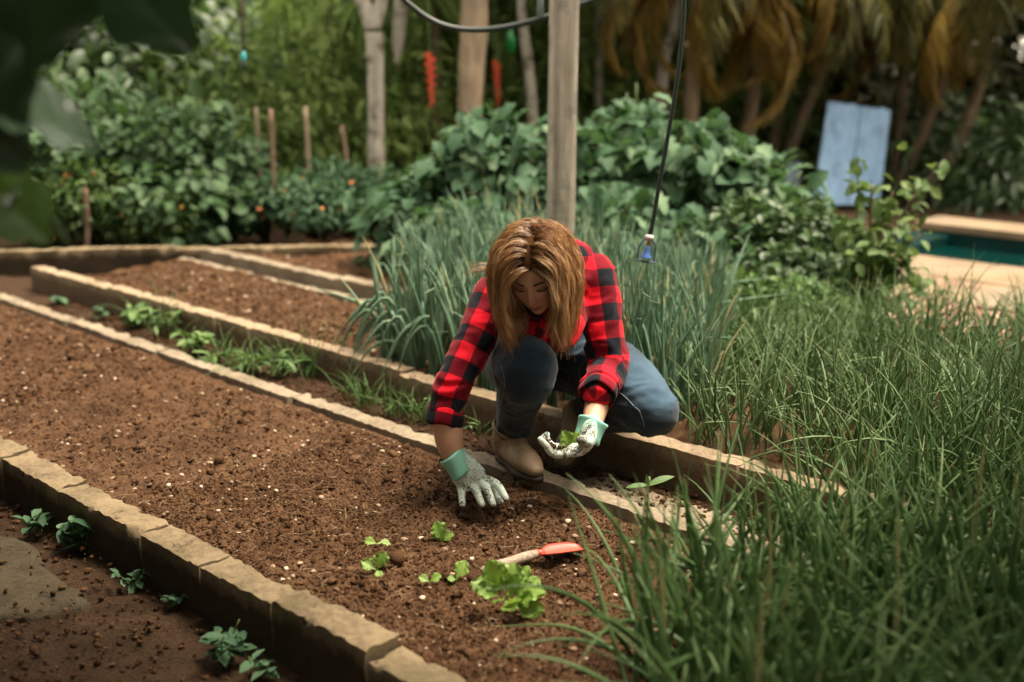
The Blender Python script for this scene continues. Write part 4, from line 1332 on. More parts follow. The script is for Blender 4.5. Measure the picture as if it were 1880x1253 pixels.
# ------------------------------------------------------------------ leaf shapes
def leaf_shape(n, width, fold=0.25, droop=0.25, wave=0.0, tip=0.0):
    """Leaf along +y, unit length, facing +z. width(t) gives the half width."""
    t = np.linspace(0, 1, n)
    V, F = [], []
    for i, q in enumerate(t):
        w = width(q)
        z = -droop * q * q
        wv = wave * math.sin(i * 2.4)
        V += [(-w, q + tip * w, z + fold * w + wv), (0, q, z), (w, q + tip * w, z + fold * w - wv)]
    for i in range(n - 1):
        a = 3 * i
        F += [(a, a + 1, a + 4, a + 3), (a + 1, a + 2, a + 5, a + 4)]
    return A(V, float), A(F)
A = np.array
OVAL = leaf_shape(5, lambda t: 0.30 * math.sin(math.pi * min(1, t * 0.97 + 0.03)) ** 0.8, 0.35, 0.25)
SMALL = leaf_shape(4, lambda t: 0.26 * math.sin(math.pi * min(1, t * .96 + .04)) ** 0.8, 0.3, 0.2)
LANCE = leaf_shape(5, lambda t: 0.13 * math.sin(math.pi * min(1, t * 0.95 + 0.05)) ** 0.7, 0.4, 0.35)
NEEDLE = leaf_shape(4, lambda t: 0.055 * (1 - t) ** 0.6 + 0.004, 0.5, 0.25)
def lobed(seed):
    r = np.random.default_rng(seed)
    wd = lambda t: (0.34 * math.sin(math.pi * min(1, t ** 0.8 * .96 + .04)) ** 0.75) * (1 + 0.24 * math.cos(t * 17 + seed))
    V, F = leaf_shape(8, wd, 0.18 + 0.2 * r.uniform(), 0.22 + 0.25 * r.uniform(), 0.02, 0.25)
    V = V + r.normal(0, 0.012, V.shape)
    return V, F
LOBED = [lobed(i) for i in range(6)]

def frames(d, n):
    """Rotation matrices (rows = local axes in world) for leaf directions d and facing n."""
    d = nrm_rows(d)
    n = n - d * (n * d).sum(1)[:, None]
    n = nrm_rows(n)
    s_ = np.cross(d, n)
    return np.stack([s_, d, n], 1)
def scatter(tmpl, pos, d, n, size, tint):
    V0, F0 = tmpl
    M = frames(d, n)
    V = np.einsum('vi,nij->nvj', V0, M) * np.asarray(size)[:, None, None] + pos[:, None, :]
    F = (F0[None] + (np.arange(len(pos)) * len(V0))[:, None, None]).reshape(-1, F0.shape[1])
    return V.reshape(-1, 3), F, np.repeat(np.clip(tint, 0, 1), len(V0))
def leaf_cloud(tmpl, centers, radii, n, size, tint=(0.5, 0.25), rng=RNG, shell=0.55, hang=0.3, outw=1.0):
    """Leaves through the volume of several ellipsoids; denser at the shell."""
    w = A([r[0] * r[1] * r[2] for r in radii]) ** 0.67
    k = rng.choice(len(centers), n, p=w / w.sum())
    dirn = nrm_rows(rng.normal(0, 1, (n, 3)))
    rad = (shell + (1 - shell) * rng.uniform(0, 1, n) ** 0.6)
    pos = A(centers)[k] + dirn * A(radii)[k] * rad[:, None]
    d = dirn * outw + rng.normal(0, 0.55, (n, 3)) + A([0, 0, -hang])
    nn = dirn * 0.6 + A([0, -0.15, 0.9]) + rng.normal(0, 0.35, (n, 3))
    sz = size * rng.uniform(0.65, 1.25, n)
    return scatter(tmpl, pos, d, nn, sz, rng.normal(tint[0], tint[1], n))
def cat_meshes(parts):
    VV, FF, TT, n = [], [], [], 0
    for V, F, t in parts:
        VV.append(V); FF.append(F + n); TT.append(t); n += len(V)
    return np.vstack(VV), np.vstack(FF), np.concatenate(TT)
def stuff_mesh(name, parts, mat, parent=None, kind='stuff', smooth=True):
    V, F, t = cat_meshes(parts)
    if parent is not None:
        V = V - A(parent.location)
    o = link(name, make_mesh(name, V, F, smooth, {'tint': t}), mat, parent)
    if kind: o['kind'] = kind
    return o
def leaf_objects(meshes, name, mat, root, pos, d, n, size, rng):
    """Each leaf an object of its own (shared mesh data) under the plant's Empty."""
    M = frames(d, n)
    for i in range(len(pos)):
        o = bpy.data.objects.new(name, meshes[int(rng.integers(len(meshes)))])
        COL.objects.link(o)
        o.parent = root
        m4 = Matrix.Identity(4)
        for r in range(3):
            for c in range(3):
                m4[r][c] = M[i][c][r] * size[i]
        m4.translation = Vector(pos[i]) - root.location
        o.matrix_basis = m4
def tinted(name, tmpl, tint, mat):
    me = make_mesh(name, tmpl[0], tmpl[1], True, {'tint': np.full(len(tmpl[0]), tint)})
    me.materials.append(mat)
    return me
LEFT_MESHES = [tinted('leaf', LOBED[i], 0.08 + 0.15 * i, M_LEFT) for i in range(6)]
BROAD_MESHES = [tinted('leaf', LOBED[i], 0.02 + 0.18 * i, M_BROAD) for i in range(6)]

# ------------------------------------------------------------------ spring onions and chives
def blade_path(rng, h, lean, bend, n=9):
    az = rng.uniform(0, 6.283)
    p = A([0.0, 0, 0]); out = [p.copy()]
    ang = lean
    kink = rng.integers(3, n) if rng.uniform() < 0.22 else -1
    for i in range(n - 1):
        ang += bend / (n - 1) * (0.5 + i / n * 1.4)
        if i == kink: ang += rng.uniform(0.6, 1.5)
        p = p + A([math.cos(az) * math.sin(ang), math.sin(az) * math.sin(ang), math.cos(ang)]) * h / (n - 1)
        out.append(p.copy())
    return A(out)
def blade(rng, h, lean, bend, r, sides=5, n=9):
    pth = blade_path(rng, h, lean, bend, n)
    t = np.linspace(0, 1, n)
    rr = r * np.where(t < .12, 0.75 + t * 2, 1.0) * np.clip((1 - t) * 2.1, 0.06, 1) ** 0.8
    V, F = tube(pth, list(rr), sides, cap=False)
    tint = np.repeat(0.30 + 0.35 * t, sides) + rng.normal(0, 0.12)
    if rng.uniform() < 0.25: tint = tint + np.repeat(np.where(t > 0.93, 0.6, 0), sides)
    if rng.uniform() < 0.02: tint = tint * 0 + 0.97
    return V, A(F), np.clip(tint, 0, 1)
def clump_mesh(name, rng, n, h, r, lean, bend, spread, mat, sides=4, segs=9):
    parts = []
    for _ in range(n):
        hh = h * rng.uniform(0.6, 1.1)
        V, F, t = blade(rng, hh, abs(rng.normal(0, lean)), rng.normal(bend, bend * 0.8), r * rng.uniform(0.75, 1.2), sides, segs)
        V = V + A([rng.normal(0, spread), rng.normal(0, spread), 0])
        parts.append((V, F, t))
    V, F, t = cat_meshes(parts)
    me = make_mesh(name, V, F, True, {'tint': t})
    me.materials.append(mat)
    return me
rg = np.random.default_rng(21)
def blade_single(name, rng, h, lean, bend, r, mat):
    V, F, t = blade(rng, h, lean, bend, r, 6, 11)
    me = make_mesh(name, V, F, True, {'tint': t}); me.materials.append(mat)
    return me
def plant_with_leaves(name, label, cat, group, loc, meshes, n, spread, rng, scale=1.0):
    root = empty(name, loc, label, cat, group)
    for _ in range(n):
        o = bpy.data.objects.new('leaf', meshes[int(rng.integers(len(meshes)))])
        COL.objects.link(o)
        o.parent = root
        o.location = (rng.normal(0, spread), rng.normal(0, spread), -0.004)
        o.rotation_euler = (rng.normal(0, .05), rng.normal(0, .05), rng.uniform(0, 6.283))
        k = scale * rng.uniform(0.75, 1.1)
        o.scale = (k ** 0.5, k ** 0.5, k)
    return root
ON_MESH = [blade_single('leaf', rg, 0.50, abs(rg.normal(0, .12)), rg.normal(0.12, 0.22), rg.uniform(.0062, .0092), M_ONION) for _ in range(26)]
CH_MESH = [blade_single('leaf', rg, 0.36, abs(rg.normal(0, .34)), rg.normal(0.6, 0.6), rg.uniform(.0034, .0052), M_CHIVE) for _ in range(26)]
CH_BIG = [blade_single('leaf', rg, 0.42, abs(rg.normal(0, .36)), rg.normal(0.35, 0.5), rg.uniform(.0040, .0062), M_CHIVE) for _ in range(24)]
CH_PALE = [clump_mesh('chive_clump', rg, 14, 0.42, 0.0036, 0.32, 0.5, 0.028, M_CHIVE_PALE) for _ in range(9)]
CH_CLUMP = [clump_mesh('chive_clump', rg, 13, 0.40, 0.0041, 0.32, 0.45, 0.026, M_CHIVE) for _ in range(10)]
person_xy = [(0.05, 3.35, 0.19), (0.12, 3.5, 0.24), (0.28, 3.4, 0.2), (0.40, 3.25, 0.13), (0.0, 3.2, 0.12)]
def blocked(x, y, extra=0.0):
    return any(math.hypot(x - a, y - b) < r + extra for a, b, r in person_xy)
# tall spring onions behind the woman
spots = []
for _ in range(9000):
    u = rg.uniform(2.05, 3.42); v = rg.uniform(2.80, 4.25)
    if v > 3.40: u = rg.uniform(2.3, 3.95)
    x, y, _z = W(u, v)
    if x / y > 0.172: continue
    px_lim = (x + 0.50)
    if px_lim < 0 or blocked(x, y, 0.02): continue
    if all((x - a) ** 2 + (y - b) ** 2 > 0.066 ** 2 for a, b in spots):
        spots.append((x, y))
spots.sort(key=lambda q: q[1])
spots = spots[:285]
for k, (x, y) in enumerate(spots):
    hgt = 0.86 + 0.09 * rg.normal() + 0.03 * (y > 4.3)
    if x > 0.45: hgt *= 0.88
    q = x / y
    if q < -0.09: zl, zg = 'tall spring onion at the open end of the onion bed beside the soil', 'spring onions at the open end of the bed'
    elif q < -0.02: zl, zg = 'tall spring onion behind the red sleeve of the crouching woman', 'spring onions behind the red sleeve'
    elif q < 0.075: zl, zg = 'tall spring onion between the woman and the wooden post', 'spring onions between woman and post'
    elif q < 0.14: zl, zg = 'tall spring onion under the hanging sprinkler head', 'spring onions under the sprinkler'
    else: zl, zg = 'shorter spring onion past the sprinkler, where the chives begin', 'spring onions next to the chives'
    plant_with_leaves('spring_onion', zl, 'onion', zg, (x, y, 0.05), ON_MESH, 7 if y < 4.0 else 6, 0.012, rg, hgt)
root = empty('spring_onion', W(3.38, 2.84, .05), 'flopped spring onion with leaves hanging over the low wall onto the path', 'onion')
for _ in range(20):
    o_ = W(rg.uniform(3.0, 3.35), rg.uniform(2.78, 2.9), .05)
    sd_ = A([-UX[0] * -.55 - VX[0] * rg.uniform(.2, .8), -UX[1] * -.55 - VX[1] * rg.uniform(.2, .8), 0]) * rg.uniform(.4, .75)
    sd_ = sd_ + A([-.08, -.05, 0])
    hh = rg.uniform(.10, .26)
    pth = catmull([o_, o_ + sd_ * .12 + A([0, 0, hh]), o_ + sd_ * .28 + A([0, 0, hh * .7]), o_ + sd_ * .42 + A([0, 0, rg.uniform(-.08, .05)])], 12)
    V, F = tube(pth - o_, list(.0068 * np.clip((1 - np.linspace(0, 1, 12)) * 2.2, .1, 1)), 6, cap=False)
    t = np.repeat(np.linspace(.35, .75, 12), 6) + rg.normal(0, .1)
    if rg.uniform() < .15: t = t * 0 + .97
    link('leaf', make_mesh('leaf', V, A(F), True, {'tint': np.clip(t, 0, 1)}), M_ONION, root, o_ - A(root.location))
# chives: bed to the side and the near corner
spots = []
def chive_ok(x, y):
    u, v = UV_of(x, y)
    if 1.47 < v < 2.37: return u < 1.40 - 0.05 * (v - 1.5) 
    if 2.37 <= v < 2.74: return u < 1.30
    if 2.83 < v < 3.40: return u < 2.15
    if 3.40 <= v < 4.9: return u < 2.5 + 0.12 * (v - 3.4)
    return False
for _ in range(16000):
    y = rg.uniform(1.45, 4.7)
    x = rg.uniform(0.25, 2.5)
    if x > 0.50 * y + 0.15: continue
    if not chive_ok(x, y) or blocked(x, y, 0.08): continue
    gap = 0.062 + 0.010 * y
    if all((x - a) ** 2 + (y - b) ** 2 > gap * gap for a, b in spots):
        spots.append((x, y))
spots.sort(key=lambda q: q[1])
n_leafy = 0
extra = []
for k, (x, y) in enumerate(spots):
    u, v = UV_of(x, y)
    z = 0.05 if v > 2.8 else (-0.02 if v > 2.37 else 0.0)
    sc = 1.05 if y < 2.9 else (0.92 if y < 3.6 else 0.8)
    lab = 'thin green chive clump with loose bending leaves in the dense bed beside the path' if v > 2.8 else 'dark green chive clump leaning over the corner of the soil bed'
    grp = 'chive clumps in the bed beside the path' if v > 2.8 else 'chive clumps at the corner of the soil bed'
    if v <= 2.8 and y < 2.15: lab, grp = 'dark chive clump close to the camera at the lower edge of the bed corner', 'chive clumps close to the camera'
    elif v > 2.8 and y < 3.0: lab, grp = 'thick green chive clump along the low wall in the shaded end of its bed', 'chive clumps along the low wall'
    elif v > 3.4 and x > 1.3: lab, grp = 'light green chive clump before the reddish gravel of the pool deck', 'chive clumps before the pool gravel'
    if k < 70:
        plant_with_leaves('chive_plant', lab, 'chives', grp, (x, y, z), CH_BIG if y < 2.5 else CH_MESH, 12, 0.024, rg, sc)
    elif k < 300:
        o = link('chive_plant', CH_PALE[int(rg.integers(9))] if (v > 2.8 and rg.uniform() < .75) else CH_CLUMP[int(rg.integers(10))], None, None, (x, y, z))
        o.rotation_euler = (0, 0, rg.uniform(0, 6.28)); o.scale = (sc, sc, sc * rg.uniform(.85, 1.15))
        tag(o, lab, 'chives', grp)
    else:
        extra.append((x, y, z, sc))
print('chive spots', len(spots))
if extra:
    parts = []
    for x, y, z, sc in extra:
        me = CH_CLUMP[int(rg.integers(10))]
        n = len(me.vertices); co = np.zeros(n * 3, np.float32); me.vertices.foreach_get('co', co); co = co.reshape(-1, 3) * sc
        a_ = rg.uniform(0, 6.28); c_, s_ = math.cos(a_), math.sin(a_)
        co = np.column_stack([co[:, 0] * c_ - co[:, 1] * s_ + x, co[:, 0] * s_ + co[:, 1] * c_ + y, co[:, 2] + z])
        fi = np.zeros(len(me.loops), np.int32); me.loops.foreach_get('vertex_index', fi)
        tt = np.zeros(n, np.float32); me.attributes['tint'].data.foreach_get('value', tt)
        parts.append((co, fi.reshape(-1, 4), tt))
    stuff_mesh('chives', parts, M_CHIVE)
# long single leaves that reach over the soil from the corner
long_m = []
for px, py, qx, qy in ((1190, 1253, 900, 1150), (1240, 1200, 1020, 1190), (1330, 1120, 1090, 1150), (1400, 1080, 1615, 990)):
    a_ = G(px + 60, py + 40, 0.02); b_ = P(qx, qy, G(qx, qy, 0.04)[1])
    pth = catmull([a_, a_ * .5 + b_ * .5 + A([0, 0, 0.07]), b_], 14)
    V, F = tube(pth, list(0.0046 * np.clip((1 - np.linspace(0, 1, 14)) * 2.2, 0.12, 1)), 6, cap=False)
    long_m.append((V - pth[0], F, pth[0]))
root = empty('chive_plant', long_m[0][2], 'long chive leaves arching low across the soil towards the lettuce seedlings', 'chives')
for V, F, p0 in long_m:
    t = np.repeat(np.linspace(0.3, 0.75, 14), 6); t[-6:] = 1.0
    link('leaf', make_mesh('leaf', V, A(F), True, {'tint': t}), M_CHIVE, root, p0 - A(root.location))
# ------------------------------------------------------------------ lettuce, seedlings, trowel
def ruffled(seed, n=15, m=9, wmax=0.40):
    r = np.random.default_rng(seed)
    V, F = [], []
    for i in range(n):
        t = i / (n - 1)
        w = wmax * (0.14 + 0.86 * sstep(0.08, 0.65, t)) * math.sqrt(max(0.0, 1 - max(0, (t - 0.62) / 0.40) ** 2))
        for j in range(m):
            s_ = (j / (m - 1) * 2 - 1)
            ed = abs(s_) ** 2
            ruf = 0.085 * ed * math.sin(t * 24 + j * 1.9 + seed) + 0.03 * math.sin(s_ * 5 + seed) * t
            y = t - 0.06 * ed * t
            V.append((s_ * w * (1 + 0.11 * math.sin(t * 31 + seed * 2)), y, 0.22 * w * abs(s_) ** 1.5 - 0.30 * t * t + ruf * (0.4 + t)))
    for i in range(n - 1):
        for j in range(m - 1):
            a = i * m + j
            F.append((a, a + 1, a + m + 1, a + m))
    return A(V) + r.normal(0, .004, (n * m, 3)), A(F)
LET = [tinted('leaf', ruffled(i), 0.25 + 0.1 * i, M_LETTUCE) for i in range(6)]
rl = np.random.default_rng(3)
def lettuce(name, label, cat, base, leaves, group=None):
    """leaves: (dir, normal, size, offset)"""
    root = empty(name, base, label, cat, group)
    for d, n, sz, off in leaves:
        leaf_objects(LET, 'leaf', M_LETTUCE, root, A([base + A(off, float)]), A([d], float), A([n], float), [sz], rl)
    return root
c0 = G(935, 1112, 0.0) + A([0.0, 0.0, -0.004])
lv = []
for px, py, sz, yy in ((884, 1026, .068, -.005), (872, 1052, .06, -.01), (905, 1052, .06, 0.0), (880, 1075, .058, -.02), (925, 1045, .06, .015), (950, 1050, .064, .01), (975, 1058, .064, 0.0), (985, 1080, .066, -.01), (940, 1075, .058, -.02), (960, 1095, .062, -.03), (985, 1110, .060, -.03), (930, 1095, .058, -.035), (905, 1092, .052, -.03), (965, 1072, .06, -.01), (915, 1035, .055, .01), (950, 1112, .058, -.04), (990, 1065, .055, .0), (972, 1118, .05, -.04)):
    tip = P(px, py, c0[1] + yy)
    st = c0 + (tip - c0) * 0.38 + A([0, 0.004, 0.004])
    d = tip - st
    lv.append((d + rl.normal(0, .008, 3), A([0, -0.75, 0.75]) + rl.normal(0, .3, 3), sz * 0.98, st - c0))
lettuce('lettuce_bunch', 'bright green bunch of curly lettuce seedlings lying on the soil beside the trowel', 'lettuce', c0, lv)
def seedling(px, py, label, spec):
    b = G(px, py, 0.0) + A([0, 0, -0.006])
    lettuce('lettuce_seedling', label, 'seedling', b, [(A(d, float), A(n, float), sz, (0, 0, 0.002)) for d, n, sz in spec], 'small lettuce seedlings in the soil')
seedling(812, 992, 'upright pale lettuce seedling in the soil just below the gloved hand', [((-.25, 0, 1), (.1, -1, .2), .052), ((.6, -.1, .75), (-.2, -.9, .5), .034), ((-.45, .1, .8), (.1, -1, .2), .04)])
seedling(692, 996, 'wilted pale lettuce seedling lying flat, above another drooping one', [((-.8, .2, .25), (.2, -.6, .8), .036), ((.85, .1, .12), (0, -.5, .9), .034)])
seedling(692, 1044, 'drooping lettuce seedling with folded leaves near the tan kerb', [((-.7, 0, .55), (.3, -.8, .6), .042), ((.35, 0, 1), (-.3, -.9, .2), .046), ((.2, -.5, -.05), (0, -.6, .8), .026)])
seedling(789, 1066, 'tiny two leaved lettuce seedling between the others', [((-.8, 0, .6), (.2, -.7, .7), .028), ((.75, 0, .7), (-.2, -.7, .7), .030)])
seedling(838, 1062, 'single leaf lettuce seedling touching the bright green bunch', [((.4, .2, .9), (-.2, -1, .25), .048), ((-.5, -.2, .3), (0, -.6, .8), .022)])
# the seedling in the cupped glove
hb = P(1050, 822, 3.0)
lettuce('lettuce_seedling', 'green lettuce seedling resting in the cupped gloved hand', 'seedling', hb, [(A([-.35, -.2, .75]), A([.1, -1, .35]), .050, (0, 0, 0)), (A([.25, -.1, .8]), A([-.1, -1, .3]), .042, (0, .004, 0)), (A([-.85, -.1, .35]), A([.1, -.7, .7]), .034, (0, 0, 0))])
V, F, t = lumps(A([P(1000 + 45 * q, 812 + 14 * q, 3.0) for q in np.linspace(0, 1, 26)]) + rl.normal(0, .007, (26, 3)) * A([1, 1, .5]), rl.uniform(.003, .007, 26), .8, .3)
tag(link('soil_crumbs', make_mesh('soil_crumbs', V, F, False, {'tint': t}), M_CRUMB), kind='stuff')

# trowel
m = Mat('worn trowel handle')
p = m.coords('Object')
mp = m.add('ShaderNodeMapping'); mp.inputs['Scale'].default_value = (8, 120, 120)
m.wire(p, mp.inputs[0])
m.color(m.ramp(m.noise(mp.outputs[0], 2, 5, .6), [(0.3, (0.14, 0.095, 0.06)), (0.55, (0.30, 0.23, 0.17)), (0.75, (0.42, 0.36, 0.29))])).set(Roughness=0.8)
M_HANDLE = m.m
m = Mat('orange red trowel paint')
ch = m.ramp(m.noise(m.coords('Object'), 70, 5, .7), [(0.60, (0, 0, 0)), (0.66, (1, 1, 1))])
m.color(m.mix(ch, m.mix(m.noise(m.coords('Object'), 30, 3), (0.66, 0.085, 0.05), (0.52, 0.06, 0.04)), (0.10, 0.05, 0.03))).set(Roughness=0.45)
M_RED = m.m
tb = G(988, 1016, 0.018); te = G(1066, 1006, 0.006); th_ = G(925, 1036, 0.02)
th_ = tb + (th_ - tb) * 1.55
root = empty('hand_trowel', tb, 'garden trowel with orange red blade and worn wooden handle lying on the soil', 'trowel')
def loc(q): return A(q) - A(root.location)
hp = [loc(tb + (th_ - tb) * t) for t in np.linspace(0.02, 1, 9)]
V, F = tube(hp, [0.0095, 0.0125, 0.0132, 0.0128, 0.0125, 0.0128, 0.0135, 0.013, 0.010], 16, round_cap=True)
link('handle', make_mesh('handle', V, F), M_HANDLE, root)
V, F = tube([loc(tb + (tb - th_) * -.03), loc(tb + nrm(te - tb) * .018)], [0.0105, 0.006], 12)
link('ferrule', make_mesh('ferrule', V, F), M_RED, root)
d = nrm(te - tb); L = np.linalg.norm(te - tb) + 0.006; sd = nrm(np.cross(d, A([0, 0, 1.0]))); upv = np.cross(sd, d)
n, mm = 12, 9
V, F = [], []
for layer in (1, -1):
    for i in range(n):
        t = i / (n - 1)
        w = 0.007 + 0.021 * sstep(0.0, 0.35, t) * math.sqrt(max(0, 1 - max(0, (t - 0.6) / 0.42) ** 2))
        for j in range(mm):
            q = j / (mm - 1) * 2 - 1
            V.append(tb + d * L * t + sd * w * q + upv * (0.011 * q * q * (w / 0.028) + 0.0008 * layer - 0.004))
for layer in (0, 1):
    b0 = layer * n * mm
    for i in range(n - 1):
        for j in range(mm - 1):
            a_ = b0 + i * mm + j
            F.append((a_, a_ + 1, a_ + mm + 1, a_ + mm) if layer else (a_, a_ + mm, a_ + mm + 1, a_ + 1))
for i in range(n - 1):
    for j in (0, mm - 1):
        a_ = i * mm + j
        F.append((a_, a_ + mm, a_ + mm + n * mm, a_ + n * mm))
for j in range(mm - 1):
    a_ = (n - 1) * mm + j
    F.append((a_, a_ + 1, a_ + 1 + n * mm, a_ + n * mm))
link('blade', make_mesh('blade', A(V) - A(root.location), F), M_RED, root)

# ------------------------------------------------------------------ weeds
def weed(label, base, n, size, h, tmpl=OVAL, mat=M_WEED, group=None, cat='weed', grass=0, name='weed', dirs=None):
    root = empty(name, base, label, cat, group)
    rw = np.random.default_rng(int(abs(base[0] * 977 + base[1] * 331) * 100) % 99991)
    mesh = [tinted('leaf', tmpl, 0.2 + 0.25 * k, mat) for k in range(3)]
    pos, dd, nn, ss = [], [], [], []
    stems = []
    for k in range(max(2, n // 6)):
        az = rw.uniform(0, 6.28); ln = rw.uniform(0.1, 0.7)
        tip = A(base) + A([math.cos(az) * ln * h, math.sin(az) * ln * h, h * rw.uniform(0.5, 1.0)])
        stems.append((A(base), tip))
    for k in range(n):
        a_, b_ = stems[int(rw.integers(len(stems)))]
        t = rw.uniform(0.35, 1.0)
        q = a_ + (b_ - a_) * t
        az = rw.uniform(0, 6.28)
        pos.append(q); dd.append(A([math.cos(az), math.sin(az), rw.normal(0.15, 0.3)])); nn.append(A([0, 0, 1]) + rw.normal(0, .25, 3)); ss.append(size * rw.uniform(.6, 1.25))
    leaf_objects(mesh, 'leaf', mat, root, A(pos), A(dd), A(nn), ss, rw)
    V, F = merge([tube(catmull([a_ - A(base), (a_ + b_) / 2 - A(base) + rw.normal(0, .01, 3), b_ - A(base)], 6), 0.0018, 5) for a_, b_ in stems])
    link('stem', make_mesh('stem', V, F), M_STEM, root)
    if grass:
        bl = [blade_single('blade', rw, h * 2.0, abs(rw.normal(0, .3)), rw.normal(.8, .4), 0.0018, M_WEED) for _ in range(5)]
        for k in range(grass):
            o = bpy.data.objects.new('blade', bl[k % 5]); COL.objects.link(o); o.parent = root
            o.location = (rw.normal(0, .03), rw.normal(0, .03), 0); o.rotation_euler = (0, 0, rw.uniform(0, 6.28)); o.scale = (1, 1, rw.uniform(.6, 1.1))
    return root
gz = -0.03
W_ = [(255, 600, 38, .06, .13, 2, 'bushy low weed against the brown wall, near the middle bed'), (300, 615, 44, .065, .17, 8, 'taller weed with pointed leaves growing beside the bushy one'), (345, 650, 34, .07, .12, 4, 'spreading broad leaved weed on the path below the wall'),
      (400, 670, 30, .065, .12, 16, 'weed mixed with grass blades on the path'), (455, 685, 28, .065, .11, 22, 'grassy weed patch on the path beside the pale kerb'), (520, 690, 30, .065, .12, 16, 'weed with light leaves leaning towards the pale kerb'),
      (575, 690, 28, .07, .14, 14, 'weed with arching leaves against the wall before the onions'), (110, 560, 20, .05, .07, 0, 'small round dark weed on the path by the wall'), (190, 585, 12, .045, .06, 0, 'very small dark weed on the path')]
for px, py, n, sz, h_, gr, lab in W_:
    weed(lab, G(px, py, gz) + A([0, 0, -.005]), n, sz, h_, OVAL if gr < 6 else LANCE, M_WEED if gr else M_BROAD, 'weeds on the path between the beds', 'weed', gr)
for px, py, gr, lab in ((665, 745, 26, 'loose grass tuft on the path below the drooping onions'), (720, 765, 30, 'dense grass tuft on the path near the woman\'s sleeve'), (765, 775, 18, 'thin grass tuft behind the pale kerb at the woman\'s sleeve'), (640, 720, 12, 'sparse grass tuft on the path at the end of the weeds'), (880, 800, 7, 'single upright grass tuft between sleeve and boot')):
    weed(lab, G(px, py, gz), 4, .03, .08, LANCE, M_WEED, 'grass tufts on the path', 'grass', gr, 'grass_tuft')
for px, py, n, sz, h_, lab in ((70, 985, 14, .045, .07, 'small weed with blue green leaves by the mossy slab'), (150, 1010, 20, .055, .09, 'weed with lobed leaves growing beside the chipped kerb'), (205, 1000, 16, .045, .08, 'thin weed close under the chipped kerb'), (245, 1080, 12, .035, .06, 'tiny weed in the dirt under the chipped kerb'),
                             (310, 1115, 8, .03, .05, 'lone sprout in the dark dirt below the kerb'), (430, 1225, 26, .045, .10, 'leafy weed low against the shaded side of the chipped kerb'), (490, 1245, 10, .04, .05, 'little weed beside the leafy one at the kerb foot')):
    weed(lab, G(px, py, -.112), int(n * 1.5), sz * 1.0, h_ * 1.1, SMALL if sz < .05 else OVAL, M_BROAD, 'weeds in the low dirt path', 'weed')
# seedling weed on the pale slab and the trailing plant on the wall
b = G(1189, 925, -0.01)
root = empty('weed', b, 'young weed with two long leaves sprouting from the pale path slab', 'weed')
lm = [tinted('leaf', leaf_shape(7, lambda t: 0.15 * math.sin(math.pi * min(1, t * .95 + .05)) ** 0.8, .3, .25), .5, M_WEED)]
top = P(1190, 892, b[1])
leaf_objects(lm, 'leaf', M_WEED, root, A([top] * 4), A([[-1, -.2, .15], [1, .15, .5], [-.15, -.3, 1], [.2, .5, .8]]), A([[0, -.5, 1], [0, -.5, 1], [0, -1, .4], [0, -1, .4]]), [.062, .078, .034, .03], rl)
link('stem', make_mesh('stem', *tube([(0, 0, -.01), top - b], .0022, 6)), M_STEM, root)
b = P(1222, 790, 3.62)
root = empty('trailing_plant', b, 'small trailing plant hanging down over the brown wall beside the knee', 'plant')
pth = catmull([P(1222, 790, 3.62), P(1212, 806, 3.50), P(1208, 835, 3.46), P(1206, 862, 3.45)], 14)
link('stem', make_mesh('stem', *tube(pth - b, .0025, 6)), M_TWIG, root)
k = rl.integers(0, 14, 26)
leaf_objects([tinted('leaf', SMALL, .4, M_BROAD), tinted('leaf', SMALL, .7, M_WEED)], 'leaf', M_BROAD, root, pth[k] + rl.normal(0, .012, (26, 3)), rl.normal(0, 1, (26, 3)) + A([0, -.4, -.5]), A([[0, -.8, .6]]) + rl.normal(0, .3, (26, 3)), list(rl.uniform(.03, .055, 26)), rl)

# ------------------------------------------------------------------ post, hoses, hanging sprinkler
def squared_post(name, label, base, top, w, mat, cat):
    root = empty(name, base, label, cat)
    base = A(base); top = A(top)
    n = 40
    V, F = [], []
    for i in range(n):
        t = i / (n - 1)
        c = (top - base) * t
        tw = 0.25
        for j in range(16):
            a = 2 * math.pi * j / 16 + tw
            k = max(abs(math.cos(a - tw)), abs(math.sin(a - tw)))
            r = w / 2 / (k * 0.93 + 0.07)
            V.append(c + A([math.cos(a), math.sin(a), 0]) * r)
    V = A(V)
    V[:, :2] += 0.004 * np.stack([fbm(V * A([12, 12, 3]), 3), fbm(V * A([12, 12, 3]) + 9, 3)], 1)
    for i in range(n - 1):
        for j in range(16):
            F.append((i * 16 + j, i * 16 + (j + 1) % 16, (i + 1) * 16 + (j + 1) % 16, (i + 1) * 16 + j))
    link('timber', make_mesh('timber', V, F), mat, root)
    return root
pb = P(1026, 520, 4.75); pb[2] = 0.0
pt_ = P(1036, 0, 4.75); pt_ = pb + (pt_ - pb) * (2.3 / pt_[2])
pr = squared_post('wooden_post', 'weathered square wooden post standing in the onions behind the woman', pb, pt_, 0.094, M_POST, 'post')
M_HOSE = Mat('dark hose rubber').color((0.018, 0.028, 0.026)).set(Roughness=0.45).m
M_PIPE = Mat('pale pipe').color((0.28, 0.36, 0.38)).set(Roughness=0.4).m
Yh = 4.95
hp = [P(560, -190, Yh), P(640, -95, Yh), P(740, -2, Yh), P(790, 36, Yh), P(835, 52, Yh), P(885, 55, Yh), P(940, 48, Yh), P(1000, 32, Yh), P(1050, 14, Yh), P(1110, -8, Yh), P(1250, -60, Yh)]
root = empty('water_hose', hp[4], 'dark water hose sagging across behind the wooden post', 'hose')
link('hose_line', make_mesh('hose_line', *tube(catmull(hp, 60) - hp[4], 0.0115, 10)), M_HOSE, root)
V, F = tube(A([P(992, -60, Yh), P(992, 33, Yh)]) - hp[4], 0.013, 10)
link('drop_pipe', make_mesh('drop_pipe', V, F), M_PIPE, root)
Ys = 3.75
